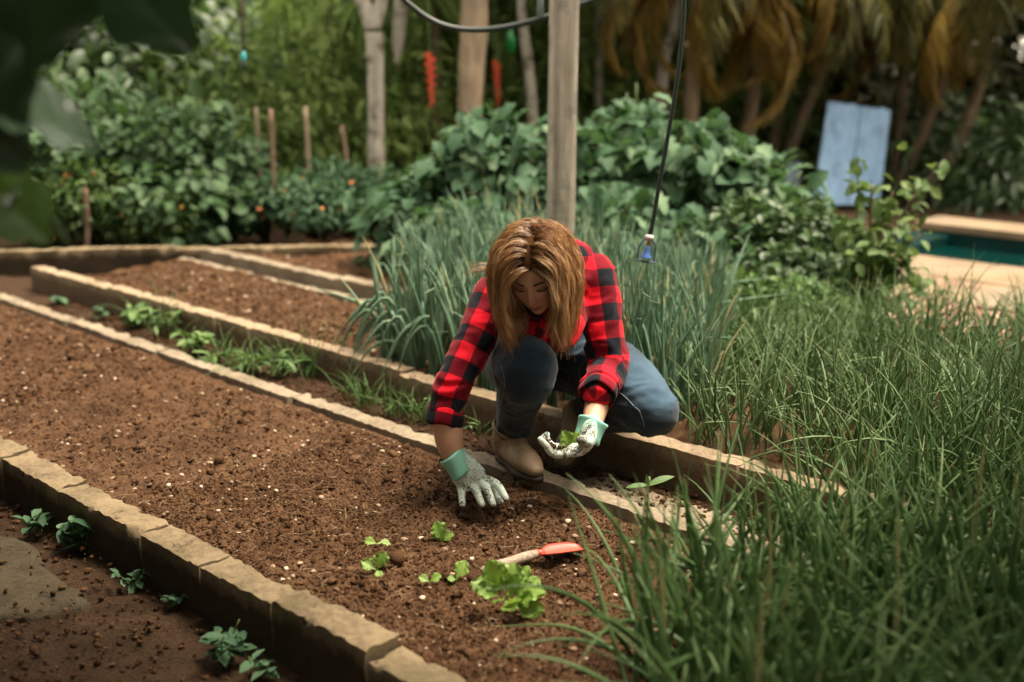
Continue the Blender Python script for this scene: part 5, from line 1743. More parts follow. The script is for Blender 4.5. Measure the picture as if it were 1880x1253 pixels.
hp = [P(1262, -120, Ys), P(1257, -20, Ys), P(1253, 60, Ys), P(1243, 150, Ys), P(1228, 240, Ys), P(1212, 330, Ys), P(1199, 405, Ys), P(1193, 432, Ys)]
root = empty('hanging_sprinkler', hp[-1], 'garden sprinkler head with blue bell hanging on a thin dark hose', 'sprinkler')
o0 = hp[-1]
link('hose_line', make_mesh('hose_line', *tube(catmull(hp, 50) - o0, [0.0068 + 0.0012 * (i > 44) for i in range(50)], 10)), M_HOSE, root)
m = Mat('white plastic nut').color((0.62, 0.60, 0.57)).set(Roughness=0.4)
M_NUT = m.m
cen = P(1187, 465, Ys)
ax = nrm(o0 - cen); side_ = nrm(np.cross(ax, A([0, 1, 0]))); 
V, F = tube(A([o0 + ax * 0.002, o0 - ax * 0.005, o0 - ax * .013]) - o0, [0.009, 0.0155, 0.014], 8)
link('nut', make_mesh('nut', V, F), M_NUT, root)
M_BRIDGE = Mat('grey blue bridge plastic').color((0.075, 0.115, 0.155)).set(Roughness=0.4).m
arch = [o0 - ax * .012 + side_ * 0.004]
for a in np.linspace(0.15, 1, 8):
    arch.append(o0 - ax * (0.012 + 0.074 * a ** 1.6) + side_ * 0.027 * min(1, (a * 1.9)) ** 0.6 )
for q in (1, -1):
    pts = [p_ - side_ * ((p_ - o0) @ side_) * (0 if q > 0 else 2) for p_ in arch]
    link('bridge_arm', make_mesh('bridge_arm', *tube(catmull(pts, 18) - o0, [(0.0032, 0.0045)] * 18, 8, up=side_)), M_BRIDGE, root)
V, F = tube(A([o0 - ax * .084 - side_ * .03, o0 - ax * .087, o0 - ax * .084 + side_ * .03]) - o0, [(0.010, 0.0035)] * 3, 10, up=A([0, 1, 0]))
link('bridge_base', make_mesh('bridge_base', V, F), M_BRIDGE, root)
V, F = tube(A([o0 - ax * t for t in (.034, .040, .050, .062, .070, .074)]) - o0, [0.005, 0.0085, 0.0095, 0.0125, 0.0175, 0.0180], 18)
link('bell', make_mesh('bell', V, F), Mat('blue bell plastic').color((0.10, 0.23, 0.62)).set(Roughness=0.35).m, root)
V, F = tube(A([o0 - ax * .012, o0 - ax * .035]) - o0, [0.006, 0.0045], 10)
link('nozzle', make_mesh('nozzle', V, F), Mat('orange nozzle').color((0.45, 0.20, 0.10)).m, root)
Yk = 6.2
root = empty('hanging_sprinkler', P(447, 105, Yk), 'small teal sprinkler tip hanging on a thin brown line before the trees', 'sprinkler')
o0 = P(447, 105, Yk)
link('line', make_mesh('line', *tube(A([P(440, -60, Yk), P(444, 30, Yk), P(447, 100, Yk)]) - o0, 0.006, 6)), M_TWIG, root)
V, F = tube(A([P(447, 98, Yk), P(447, 106, Yk), P(447, 112, Yk)]) - o0, [.010, .018, .011], 10, round_cap=True)
link('tip', make_mesh('tip', V, F), Mat('teal plastic').color((0.06, 0.38, 0.40)).m, root)
V, F = tube(A([P(447, 110, Yk), P(450, 130, Yk)]) - o0, [.012, .009], 8)
link('nozzle', make_mesh('nozzle', V, F), M_HOSE, root)
# ------------------------------------------------------------------ broad-leaved bushes behind the onions
rb = np.random.default_rng(77)
def broad_bush(name, label, cat, group, px, Y, top_py, half_w, n, size, mat_meshes, mat, base_z=0.0, tint=0.5, inner=True, lean=(0, 0)):
    top = P(px, top_py, Y)
    hgt = max(0.3, top[2] - base_z)
    base = A([top[0], Y, base_z])
    root = empty(name, base, label, cat, group)
    ns = max(4, n // 14)
    tips = []
    parts = []
    for k in range(ns):
        az = rb.uniform(0, 6.28); r = half_w * math.sqrt(rb.uniform(0, 1))
        tip = base + A([math.cos(az) * r + lean[0], math.sin(az) * r * 0.8 + lean[1], hgt * (1.02 - 0.5 * (r / half_w) ** 2) * rb.uniform(0.72, 1.0)])
        mid = base * 0.45 + tip * 0.55 + A([0, 0, hgt * 0.10])
        pth = catmull([base + A([rb.normal(0, .04), rb.normal(0, .04), 0]), mid, tip], 9)
        tips.append(pth)
        parts.append(tube(pth - base, list(np.linspace(0.011, 0.004, 9)), 6))
    V, F = merge(parts)
    link('stem', make_mesh('stem', V, F), M_STEM, root)
    pos, d, nn, ss = [], [], [], []
    for k in range(n):
        pth = tips[k % ns]
        t = 1 - 0.75 * rb.uniform(0, 1) ** 1.3
        q = pth[int(t * 8)]
        az = rb.uniform(0, 6.28)
        outv = A([math.cos(az), math.sin(az), 0]) + (q - base) * A([1, 1, 0]) * 0.8 / half_w
        p_ = q + nrm(outv) * size * rb.uniform(0.25, 0.8) + A([0, 0, rb.uniform(-.02, .05)])
        pos.append(p_); d.append(outv + A([0, 0, -rb.uniform(0.05, 0.75)])); nn.append(A([0, -0.25, 1]) + outv * 0.35 + rb.normal(0, .22, 3)); ss.append(size * rb.uniform(0.6, 1.2))
    leaf_objects(mat_meshes, 'leaf', mat, root, A(pos), A(d), A(nn), ss, rb)
    if inner:
        cl = leaf_cloud(LOBED[0], [base + A([lean[0] * .6, lean[1] * .6, hgt * 0.45])], [A([half_w * 0.85, half_w * 0.7, hgt * 0.42])], int(n * 1.6), size * 0.85, (0.25, 0.15), rb)
        o = stuff_mesh('foliage', [cl], mat, root)
    return root
BB = 'broad leaved bushes behind the onions'
for args in (
    (735, 6.2, 330, .28, 77, .106, 'low pale broad leaved bush where the flowers end'),
    (800, 6.0, 258, .34, 116, .114, 'broad leaved bush standing before the peeled tan trunk'),
    (905, 6.0, 158, .38, 186, .121, 'tall broad leaved bush just beside the wooden post'),
    (985, 6.3, 215, .34, 108, .114, 'broad leaved bush hidden partly by the wooden post'),
    (1085, 6.0, 185, .36, 162, .121, 'broad leaved bush on the other side of the wooden post'),
    (1175, 6.3, 140, .40, 193, .121, 'tallest broad leaved bush behind the hanging sprinkler hose'),
    (1280, 6.0, 180, .40, 193, .129, 'wide broad leaved bush before the yellow palm fronds'),
    (1390, 6.0, 240, .40, 178, .129, 'broad leaved bush reaching towards the pale blue panel'),
    (850, 5.55, 345, .36, 93, .106, 'shorter shaded broad leaved bush close behind the onions'),
    (1140, 5.55, 330, .40, 108, .106, 'short broad leaved bush above the woman\'s shoulder'),
    (1290, 5.5, 370, .36, 85, .106, 'low dark broad leaved bush behind the sprinkler head')):
    px, Y, tp, hw_, n, sz, lab = args
    broad_bush('broad_leaved_bush', lab, 'bush', BB, px, Y, tp, hw_, n, sz, BROAD_MESHES, M_BROAD)
# the larger pale-leaved bushes across the beds
for px, Y, tp, hw_, n, sz, lab in ((150, 7.4, 95, .50, 230, .105, 'big leaved dark bush under the overhanging leaves'), (245, 7.2, 140, .50, 240, .105, 'big leaved bush with pale shining leaves behind the flowers'), (350, 7.2, 155, .50, 240, .105, 'big leaved bush reaching to the hanging teal sprinkler tip'), (330, 6.9, 280, .45, 140, .10, 'lower big leaved bush standing over the bed end wall'), (60, 7.1, 180, .5, 150, .105, 'shaded big leaved bush at the edge of the garden')):
    broad_bush('big_leaved_bush', lab, 'bush', 'big leaved bushes past the soil beds', px, Y, tp, hw_, n, sz, LEFT_MESHES, M_LEFT)

def small_bush(name, label, cat, group, px, Y, top_py, half_w, n, size, tmpl, mat, base_z=0.0, tint=(0.5, .22), depth=None, stems=5, ragged=0.25):
    top = P(px, top_py, Y)
    hgt = max(0.12, top[2] - base_z)
    base = A([top[0], Y, base_z])
    root = empty(name, base, label, cat, group)
    cs, rs = [], []
    for k in range(stems + 2):
        az = rb.uniform(0, 6.28); r = half_w * 0.55 * math.sqrt(rb.uniform())
        cs.append(base + A([math.cos(az) * r, math.sin(az) * r * .7, hgt * rb.uniform(0.42, 0.72)]))
        rs.append(A([half_w * .52, half_w * .45, hgt * .30]) * rb.uniform(1 - ragged, 1 + ragged))
    cl = leaf_cloud(tmpl, cs, rs, n, size, tint, rb, 0.35)
    stuff_mesh('foliage', [cl], mat, root)
    parts = [tube(catmull([A([rb.normal(0, .03), rb.normal(0, .03), 0]), (c - base) * .5 + rb.normal(0, .03, 3), c - base + A([0, 0, rs[i][2] * .7])], 7), list(np.linspace(.012, .004, 7)), 6) for i, c in enumerate(cs)]
    V, F = merge(parts)
    link('stem', make_mesh('stem', V, F), M_TWIG, root)
    return root, cs, rs
# flowering bushes with orange heads
m = Mat('orange petals'); m.color(m.ramp(m.rnd(), [(0, (0.60, 0.08, 0.02)), (0.5, (0.62, 0.18, 0.03)), (1, (0.60, 0.30, 0.05))])).set(Roughness=0.6)
M_PETAL = m.m
pet = leaf_shape(3, lambda t: .30 * math.sin(math.pi * min(1, t * .8 + .15)), .1, .2)
PV, PF = [], []
for k in range(7):
    a = 2 * math.pi * k / 7; c_, s_ = math.cos(a), math.sin(a)
    v = pet[0] * A([1, 1, 1]); PV.append(np.column_stack([v[:, 0] * c_ - v[:, 1] * s_, v[:, 0] * s_ + v[:, 1] * c_, v[:, 2] + .1])); PF.append(pet[1] + k * len(v))
FLOWER = make_mesh('flower', np.vstack(PV), np.vstack(PF)); FLOWER.materials.append(M_PETAL)
for px, Y, tp, hw_, lab, nf in ((190, 7.0, 270, .40, 'shaded bush with a few orange flowers by the tree leaves', 6), (480, 7.2, 330, .40, 'flowering bush with orange heads in front of the two close stakes', 6), (575, 7.1, 320, .42, 'flowering bush with many orange heads before the pale stake', 8), (655, 7.2, 300, .40, 'flowering bush with orange heads below the forked grey trunk', 7), (420, 7.4, 290, .35, 'sparse flowering bush beside the big pale leaves', 3), (250, 6.9, 330, .35, 'brownish bush with scattered orange buds over the bed end', 5)):
    r_, cs, rs = small_bush('flowering_bush', lab, 'flowering bush', 'orange flowering bushes behind the beds', px, Y, tp, hw_, 2800, .048, SMALL, M_FINE if px < 300 else M_BROAD, 0.0, (0.45, .22))
    for k in range(nf):
        j = int(rb.integers(len(cs)))
        dirv = nrm(A([rb.normal(0, .7), -1, rb.normal(.3, .6)]))
        o = bpy.data.objects.new('flower', FLOWER); COL.objects.link(o); o.parent = r_
        o.location = Vector(cs[j] + dirv * rs[j] * 1.08) - r_.location
        o.rotation_euler = (rb.uniform(.5, 1.5), rb.normal(0, .4), rb.normal(0, .5)); s_ = rb.uniform(.011, .021); o.scale = (s_, s_, s_)
# low herbs, dark shrubs, and the loose shrub in front of the panel
for px, Y, tp, hw_, lab in ((1345, 4.95, 525, .26, 'low bright green herb beside the tall onions'), (1420, 5.05, 505, .28, 'low bright green herb between the onions and the loose shrub'), (1500, 5.0, 530, .28, 'low bright green herb at the foot of the loose shrub'), (1440, 4.75, 575, .26, 'lowest bright green herb just over the chives'), (1370, 5.2, 490, .26, 'low green herb in front of the dark shrubs')):
    small_bush('leafy_herb', lab, 'herb', 'low green herbs by the chives', px, Y, tp, hw_, 950, .05, OVAL, M_WEED, 0.0, (0.35, .2))
for px, Y, tp, hw_, lab in ((1330, 5.6, 395, .34, 'dark small leaved shrub behind the low herbs'), (1430, 5.6, 350, .36, 'dark shrub under the spreading broad leaves'), (1520, 5.7, 395, .34, 'dark shrub at the foot of the pale blue panel'), (1480, 5.3, 455, .30, 'round dark shrub between herbs and loose shrub')):
    small_bush('dark_shrub', lab, 'shrub', 'dark shrubs under the broad leaves', px, Y, tp, hw_, 1700, .055, OVAL, M_DARKLEAF, 0.0, (0.45, .22))
b = P(1592, 590, 5.1); b[2] = 0.0
root = empty('loose_shrub', b, 'loose upright shrub with small olive leaves in front of the blue panel', 'shrub')
parts, tipl = [], []
for px, py, dy in ((1575, 300, .1), (1600, 330, 0), (1640, 350, .05), (1690, 340, .1), (1720, 300, .1), (1660, 410, -.1), (1560, 400, 0), (1690, 430, 0), (1620, 430, -.1), (1545, 450, -.05), (1650, 500, -.1), (1580, 480, -.12), (1700, 520, -.1), (1560, 540, -.1), (1640, 550, -.12)):
    tip = P(px, py, 5.1 + dy)
    pth = catmull([b + rb.normal(0, .01, 3) * A([1, 1, 0]), b * .6 + tip * .4 + A([rb.normal(0, .04), 0, .06]), tip], 10)
    parts.append(tube(pth - b, list(np.linspace(.009, .003, 10)), 6)); tipl.append(pth)
V, F = merge(parts)
link('stem', make_mesh('stem', V, F), M_TWIG, root)
pos = A([p_[int(rb.integers(4, 10))] + rb.normal(0, .034, 3) for p_ in tipl for _ in range(24)])
n = len(pos)
leaf_objects([tinted('leaf', OVAL, .3 + .2 * k, M_FINE) for k in range(3)], 'leaf', M_FINE, root, pos, rb.normal(0, 1, (n, 3)) + A([0, 0, .2]), A([[0, -.3, 1]]) + rb.normal(0, .4, (n, 3)), list(rb.uniform(.05, .085, n)), rb)

# ------------------------------------------------------------------ stakes
for px, bp, tp, w, Y, lab, mt in ((470, 300, 197, .030, 7.6, 'thin tan garden stake, first of the two close together', M_PEELED), (497, 420, 200, .036, 7.0, 'reddish crooked garden stake beside the thin tan one', M_STAKE), (561, 320, 196, .040, 7.4, 'thick pale garden stake among the orange flowers', M_PEELED), (627, 300, 230, .036, 7.5, 'leaning reddish stake near the forked grey trunk', M_STAKE), (156, 470, 345, .040, 6.7, 'brown stake in the shade at the bed end wall', M_STAKE)):
    t_ = P(px, tp, Y); b_ = P(px + (8 if px == 627 else 3), bp, Y); b_ = t_ + (b_ - t_) * (t_[2] / max(.05, t_[2] - b_[2]))
    V, F = tube(catmull([b_, b_ * .5 + t_ * .5 + A([.01, 0, 0]), t_], 12) - b_, [w * (.37 + .04 * math.sin(i * 2.1)) for i in range(12)], 8)
    o = link('garden_stake', make_mesh('garden_stake', V, F), mt, None, b_)
    tag(o, lab, 'stake', 'stakes among the flowering bushes')

# ------------------------------------------------------------------ trees
def tree(name, label, cat, pts, radii, mat, limbs=(), crown=None, group=None, crown_mat=None, crown_n=2500, crown_size=.14, tmpl=OVAL, tint=(.45, .22)):
    base = A(pts[0])
    root = empty(name, base, label, cat, group)
    parts = []
    n = 40
    pth = catmull(pts, n); rr = np.interp(np.linspace(0, 1, n), np.linspace(0, 1, len(radii)), radii)
    V, F = tube(pth - base, list(rr), 14)
    V = V + 0.10 * rr.mean() * np.stack([fbm(V * 9, 3), fbm(V * 9 + 5, 3), 0 * V[:, 0]], 1)
    link('trunk', make_mesh('trunk', V, F), mat, root)
    for lp, lr in limbs:
        V, F = tube(catmull(lp, 16) - base, list(np.linspace(lr[0], lr[1], 16)), 10)
        link('limb', make_mesh('limb', V, F), mat, root)
    if crown:
        cl = leaf_cloud(tmpl, [c for c, r in crown], [A(r) for c, r in crown], crown_n, crown_size, tint, rb, .3)
        stuff_mesh('crown', [cl], crown_mat or M_FINE, root)
    return root
def up(px, py, Y): return P(px, py, Y)
def gnd(px, Y): 
    q = P(px, 100, Y); q[2] = -0.03
    return q
t0 = up(686, 40, 7.8)
tree('forked_tree', 'grey forked tree trunk rising behind the flowering bushes', 'tree', [gnd(690, 7.8), up(691, 300, 7.8), up(690, 150, 7.8), up(687, 60, 7.8)], [.062, .055, .052, .058], M_BARK,
     [([t0 - A([0, 0, .05]), up(668, 8, 7.8), up(640, -40, 7.8), up(600, -160, 7.9)], (.055, .03)), ([t0 - A([0, 0, .04]), up(705, -20, 7.8), up(730, -160, 7.7), up(740, -300, 7.7)], (.045, .03))],
     [(up(610, -380, 7.9), (.6, .5, .3)), (up(760, -420, 7.7), (.5, .5, .3))], crown_n=700)
tree('dry_trunk', 'short grey dry trunk hanging beside the forked tree', 'tree', [up(729, 118, 8.6), up(731, 70, 8.6), up(736, 0, 8.6), up(742, -160, 8.6)], [.02, .045, .05, .05], M_BARK)
tree('peeled_tree', 'thick tree trunk with grey top and peeled tan lower bark', 'tree', [gnd(862, 8.2), up(862, 240, 8.2), up(866, 120, 8.2), up(872, 0, 8.2), up(872, -300, 8.3)], [.092, .082, .088, .09, .08], M_PEELED, [],
     [(up(872, -420, 8.3), (.8, .7, .4))], crown_n=900)
tree('thin_tree', 'thin leaning grey trunk between peeled trunk and wooden post', 'tree', [gnd(985, 9.0), up(975, 170, 9.0), up(962, 60, 9.0), up(955, -20, 9.0), up(950, -200, 9.0)], [.045, .04, .035, .03, .03], M_BARK, [], [(up(950, -260, 9), (.8, .7, .45))])
tree('thin_tree', 'thin pale trunk standing among the yellow palm fronds', 'tree', [gnd(1215, 9.2), up(1218, 120, 9.2), up(1235, 60, 9.2), up(1243, -40, 9.2), up(1250, -300, 9.2)], [.05, .045, .04, .04, .03], M_BARK, [], [(up(1250, -330, 9.2), (.8, .8, .5))])
tree('thin_tree', 'faint pale trunk just past the wooden post', 'tree', [gnd(1100, 9.8), up(1100, 150, 9.8), up(1098, 40, 9.8), up(1100, -200, 9.8)], [.04, .035, .03, .03], M_BARK, [], [(up(1100, -300, 9.8), (.8, .8, .5))])

# ------------------------------------------------------------------ palms with drooping and dry fronds
def frond_mesh(name, rng, L, droop, mat, leaflets=44, lw=.9, ll=.30):
    n = 14
    p_ = A([0.0, 0, 0]); pts = [p_.copy()]; ang = 0.55
    for i in range(n - 1):
        ang -= droop / (n - 1) * (0.6 + i / n)
        p_ = p_ + A([0, math.cos(ang), math.sin(ang)]) * L / (n - 1)
        pts.append(p_.copy())
    pts = A(pts)
    V, F = tube(pts, list(np.linspace(.011, .003, n)), 5)
    V4 = V[:n * 5]; F4 = A([q for q in F if len(q) == 4])
    pos, d, nn, ss = [], [], [], []
    for k in range(leaflets):
        t = 0.14 + 0.86 * k / leaflets
        i = min(n - 2, int(t * (n - 1)))
        q = pts[i] + (pts[i + 1] - pts[i]) * (t * (n - 1) - i)
        tg_ = nrm(pts[i + 1] - pts[i])
        for sgn in (-1, 1):
            pos.append(q); d.append(A([sgn * 1.0, 0, -.45 - rng.uniform(0, .5)]) + tg_ * 0.8 + rng.normal(0, .12, 3)); nn.append(A([0, -.3, 1]) + rng.normal(0, .2, 3)); ss.append(ll * math.sin(math.pi * (0.15 + .8 * t)) * rng.uniform(.8, 1.15))
    V2, F2, t2 = scatter(NEEDLE, A(pos), A(d), A(nn), ss, rng.normal(.5, .22, len(pos)))
    Vc, Fc, tc = cat_meshes([(V4, F4, np.full(len(V4), .6)), (V2, F2, t2)])
    me = make_mesh(name, Vc, Fc, True, {'tint': tc}); me.materials.append(mat)
    return me
def frond_set(mat, k, L, droop):
    return [frond_mesh('frond', rb, L * rb.uniform(.8, 1.15), droop * rb.uniform(.8, 1.25), mat) for _ in range(k)]
FR_GREEN = frond_set(M_FINE, 4, 1.7, 1.9)
FR_OLIVE = frond_set(M_OLIVE, 4, 1.7, 2.2)
FR_DRY = frond_set(M_DRYFROND, 4, 1.5, 2.9)
M_PALMT = wood_material('palm stem bark', (0.07, 0.05, 0.03), (0.14, 0.105, 0.065), (0.22, 0.17, 0.11), 0.9)
def palm(label, trunks, group='palms behind the garden', fronds=((FR_OLIVE, 10), (FR_DRY, 6)), name='palm_tree', trunk_mat=None):
    base = A(trunks[0][0][0])
    root = empty(name, base, label, 'palm', group)
    for pts, r in trunks:
        V, F = tube(catmull(pts, 24) - base, [r * (1 - .25 * i / 23) * (1 + .05 * math.sin(i * 2.6)) for i in range(24)], 10)
        link('trunk', make_mesh('trunk', V, F), trunk_mat or M_PALMT, root)
        top = A(pts[-1])
        for meshes, n in fronds:
            for k in range(n):
                o = bpy.data.objects.new('frond', meshes[int(rb.integers(len(meshes)))])
                COL.objects.link(o); o.parent = root
                o.location = Vector(top + A([rb.normal(0, .05), rb.normal(0, .05), rb.uniform(-.2, .1)])) - root.location
                o.rotation_euler = (rb.normal(0, .25) - (.5 if meshes is FR_DRY else 0), rb.normal(0, .15), rb.uniform(0, 6.28))
                s_ = rb.uniform(.8, 1.2); o.scale = (s_, s_, s_)
    return root
palm('palm with yellow drooping dry fronds behind the tallest bush', [([gnd(1270, 8.8), up(1275, 100, 8.8), up(1285, -110, 8.8)], .06)], fronds=((FR_DRY, 9), (FR_OLIVE, 8)))
palm('palm with orange brown hanging fronds right above the broad leaves', [([gnd(1370, 9.3), up(1390, 100, 9.3), up(1400, -130, 9.3)], .06)], fronds=((FR_DRY, 7), (FR_OLIVE, 10)))
palm('palm with leaning tan stem beside the pale blue panel', [([gnd(1440, 9.8), up(1470, 220, 9.8), up(1540, 60, 9.8), up(1560, -100, 9.8)], .055), ([gnd(1425, 9.9), up(1430, 200, 9.9), up(1470, -90, 9.9)], .05)], fronds=((FR_OLIVE, 10), (FR_DRY, 3)))
palm('clump of dark slanting palm stems past the pale blue panel', [([gnd(1655, 9.6), up(1690, 260, 9.6), up(1740, 100, 9.6), up(1760, -120, 9.6)], .05), ([gnd(1690, 9.3), up(1740, 300, 9.3), up(1800, 150, 9.3), up(1830, -60, 9.3)], .055), ([gnd(1640, 9.9), up(1650, 250, 9.9), up(1660, -80, 9.9)], .05)], fronds=((FR_OLIVE, 10), (FR_DRY, 2)))
palm('dark palm with low olive fronds over the pool', [([gnd(1950, 9.2), up(1930, 100, 9.2), up(1900, -90, 9.2)], .07)], fronds=((FR_OLIVE, 16), (FR_DRY, 3)))
palm('green palm with soft hanging fronds behind the stakes', [([gnd(600, 10.5), up(610, 60, 10.5), up(620, -120, 10.5)], .06)], fronds=((FR_GREEN, 8),))
palm('green palm with bright fronds behind the teal sprinkler tip', [([gnd(480, 11), up(470, 40, 11), up(455, -110, 11)], .06)], fronds=((FR_GREEN, 8),))
FR_BRIGHT = frond_set(M_BRIGHT, 4, 1.6, 2.3)
palm('light green palm with fronds hanging behind the teal sprinkler line', [([gnd(420, 10.7), up(415, 60, 10.7), up(410, -60, 10.7)], .045)], fronds=((FR_BRIGHT, 9),))
palm('light green palm with fronds hanging between stakes and forked trunk', [([gnd(600, 9.5), up(605, 120, 9.5), up(610, 10, 9.5)], .045)], fronds=((FR_BRIGHT, 9),))
palm('light green palm with fronds hanging behind the red flower spikes', [([gnd(800, 9.4), up(800, 60, 9.4), up(805, -60, 9.4)], .045)], fronds=((FR_BRIGHT, 13),))
palm('yellow green palm between the trunks above the bushes', [([gnd(1060, 10.5), up(1060, 40, 10.5), up(1065, -60, 10.5)], .05)], fronds=((FR_GREEN, 6), (FR_DRY, 6)))

# ------------------------------------------------------------------ hanging red flowers, bottle, blue panel
m = Mat('hanging red bract'); m.color(m.mix(m.noise(m.coords('Object'), 30, 3), (0.55, 0.035, 0.014), (0.66, 0.095, 0.022))).set(Roughness=0.5)
M_BRACT = m.m
def red_flower(label, px, y0, y1, Y, w):
    a_, b_ = P(px - 2, y0, Y), P(px + 2, y1, Y)
    root = empty('hanging_flower', a_, label, 'flower', 'hanging red flowers between the trunks')
    link('stem', make_mesh('stem', *tube(A([P(px - 6, y0 - 130, Y), a_, b_]) - a_, .004, 6)), M_STEM, root)
    n = 13
    me = make_mesh('bract', *leaf_shape(4, lambda t: .30 * math.sin(math.pi * min(1, t * .8 + .2)), .6, .3)); me.materials.append(M_BRACT)
    for k in range(n):
        t = k / (n - 1)
        q = a_ + (b_ - a_) * t
        sg = 1 if k % 2 else -1
        sz = w * (1.15 - .55 * t)
        leaf_objects([me], 'bract', M_BRACT, root, A([q]), A([[sg * 1.0, -.25, -.55]]), A([[0, -1, .4]]), [sz], rb)
        leaf_objects([me], 'bract', M_BRACT, root, A([q]), A([[sg * .3, -.5, -1.0]]), A([[0, -1, .2]]), [sz], rb)
red_flower('bright orange red hanging flower spike beside the peeled trunk', 791, 98, 190, 8.0, .044)
red_flower('darker red hanging flower spike past the peeled trunk', 913, 112, 190, 8.9, .036)
m = Mat('green bottle glass'); m.color((0.01, 0.20, 0.045)).set(Roughness=0.08, Transmission_Weight=0.35)
o = P(937, 50, 8.4)
V, F = tube(A([P(937, y, 8.4) for y in (50, 56, 60, 66, 72, 95, 97)]) - o, [.012, .012, .020, .032, .035, .034, .02], 14)
root = empty('glass_bottle', o, 'green glass bottle hanging under the sagging hose', 'bottle')
link('glass', make_mesh('glass', V, F), m.m, root)
link('string', make_mesh('string', *tube(A([P(937, -80, 8.4), P(937, 51, 8.4)]) - o, .003, 5)), M_TWIG, root)
m = Mat('pale blue painted boards')
p = m.coords('Object')
mp = m.add('ShaderNodeMapping'); mp.inputs['Scale'].default_value = (9, 9, 1.2); m.wire(p, mp.inputs[0])
g = m.noise(mp.outputs[0], 2.5, 6, .7)
st = m.ramp(m.noise(p, 3.5, 5, .7), [(0.45, (0, 0, 0)), (0.66, (1, 1, 1))])
m.color(m.mix(m.math('MULTIPLY', st, .55), m.ramp(g, [(0.3, (0.16, 0.30, 0.50)), (0.6, (0.27, 0.43, 0.64)), (0.8, (0.38, 0.53, 0.70))]), (0.10, 0.13, 0.17))).set(Roughness=0.8)
m.bump(g, .5, .01)
M_BLUE = m.m
def board(name, root, q, th, mat):
    """Board from four photo corners already in world space (top left, top right, bottom right, bottom left)."""
    q = A(q); nrm_ = nrm(np.cross(q[1] - q[0], q[3] - q[0]))
    n, k = 5, 14
    V, F = [], []
    for side in (0, 1):
        for j in range(k):
            for i in range(n):
                s_, t = i / (n - 1), j / (k - 1)
                c = (q[0] * (1 - s_) + q[1] * s_) * (1 - t) + (q[3] * (1 - s_) + q[2] * s_) * t
                if j == 0: c = c + A([0, 0, rb.normal(0, .012)])
                V.append(c + nrm_ * th * (side - .5))
    for side in (0, 1):
        for j in range(k - 1):
            for i in range(n - 1):
                a_ = side * n * k + j * n + i
                F.append((a_, a_ + 1, a_ + n + 1, a_ + n) if side == 0 else (a_, a_ + n, a_ + n + 1, a_ + 1))
    rim = [i for i in range(n)] + [j * n + n - 1 for j in range(1, k)] + [(k - 1) * n + i for i in range(n - 2, -1, -1)] + [j * n for j in range(k - 2, 0, -1)]
    for a_, b_ in zip(rim, rim[1:] + rim[:1]):
        F.append((a_, a_ + n * k, b_ + n * k, b_))
    return link(name, make_mesh(name, A(V) - A(root.location), F, False), mat, root)
Yb = 8.9
def ext(a_, b_, z):  # continue the line a->b down to height z
    a_, b_ = A(a_), A(b_)
    return a_ + (b_ - a_) * ((a_[2] - z) / (a_[2] - b_[2]))
tl, tr = P(1520, 186, Yb + .25), P(1634, 203, Yb + .25)
bl, br_ = ext(tl, P(1490, 392, Yb), 0.0), ext(tr, P(1610, 400, Yb), 0.0)
root = empty('board_screen', (bl + br_) / 2, 'pale blue weathered panel of two boards leaning among the palms', 'panel')
mt, mb = tl * .47 + tr * .53, bl * .47 + br_ * .53
e = nrm(tr - tl) * .004
board('board', root, [tl, mt - e, mb - e, bl], .03, M_BLUE)
board('board', root, [mt + e, tr, br_, mb + e], .03, M_BLUE)
tl, tr = P(1446, 300, Yb + .4), P(1470, 300, Yb + .4)
bl, br_ = ext(tl, P(1432, 400, Yb + .2), 0.0), ext(tr, P(1462, 400, Yb + .2), 0.0)
root = empty('blue_board', (bl + br_) / 2, 'narrow greyish blue board standing beside the pale blue panel', 'board')
board('board', root, [tl, tr, br_, bl], .03, Mat('greyish blue board').color((0.20, 0.27, 0.33)).set(Roughness=.85).m)

# ------------------------------------------------------------------ the thicket and tall trees that close the view
def thicket(name, x0, x1, y0, y1, z0, z1, n, size, tmpl, mat, tint=(.4, .22), seed=1):
    r = np.random.default_rng(seed)
    k = 90
    cs = np.column_stack([r.uniform(x0, x1, k), r.uniform(y0, y1, k), r.uniform(z0, z1, k)])
    rs = np.column_stack([r.uniform(.5, 1.1, k), r.uniform(.4, .8, k), r.uniform(.35, .8, k)])
    tt = np.clip(r.normal(tint[0], .33, k), 0, 1)
    j = r.integers(0, k, n)
    dirn = nrm_rows(r.normal(0, 1, (n, 3)))
    pos = cs[j] + dirn * rs[j] * (0.4 + .6 * r.uniform(0, 1, n) ** .6)[:, None]
    pos[:, 2] = np.abs(pos[:, 2])
    V, F, t = scatter(tmpl, pos, dirn + r.normal(0, .5, (n, 3)) + A([0, 0, -.5]), dirn * .5 + A([0, -.2, .9]) + r.normal(0, .35, (n, 3)), size * r.uniform(.6, 1.3, n), tt[j] + r.normal(0, tint[1] * .5, n))
    o = link(name, make_mesh(name, V, F, True, {'tint': t}), mat)
    o['kind'] = 'stuff'
    return o
thicket('undergrowth', -6.5, -0.9, 8.5, 9.3, 0.1, 0.85, 24000, .085, LANCE, M_BRIGHT, (.5, .25), 1)
thicket('undergrowth', -7.5, -0.6, 9.6, 10.5, 0.1, 1.35, 30000, .095, LANCE, M_BRIGHT, (.5, .25), 13)
thicket('undergrowth', -8.0, -0.6, 10.9, 12.0, 0.1, 1.9, 26000, .13, OVAL, M_BRIGHT, (.5, .25), 11)
thicket('undergrowth', -8.5, 0.0, 12.4, 13.4, 0.1, 2.8, 24000, .16, OVAL, M_FINE, (.4, .25), 14)
thicket('undergrowth', -0.8, 2.2, 9.8, 11.0, 0.1, 1.5, 20000, .10, LANCE, M_BRIGHT, (.4, .25), 12)
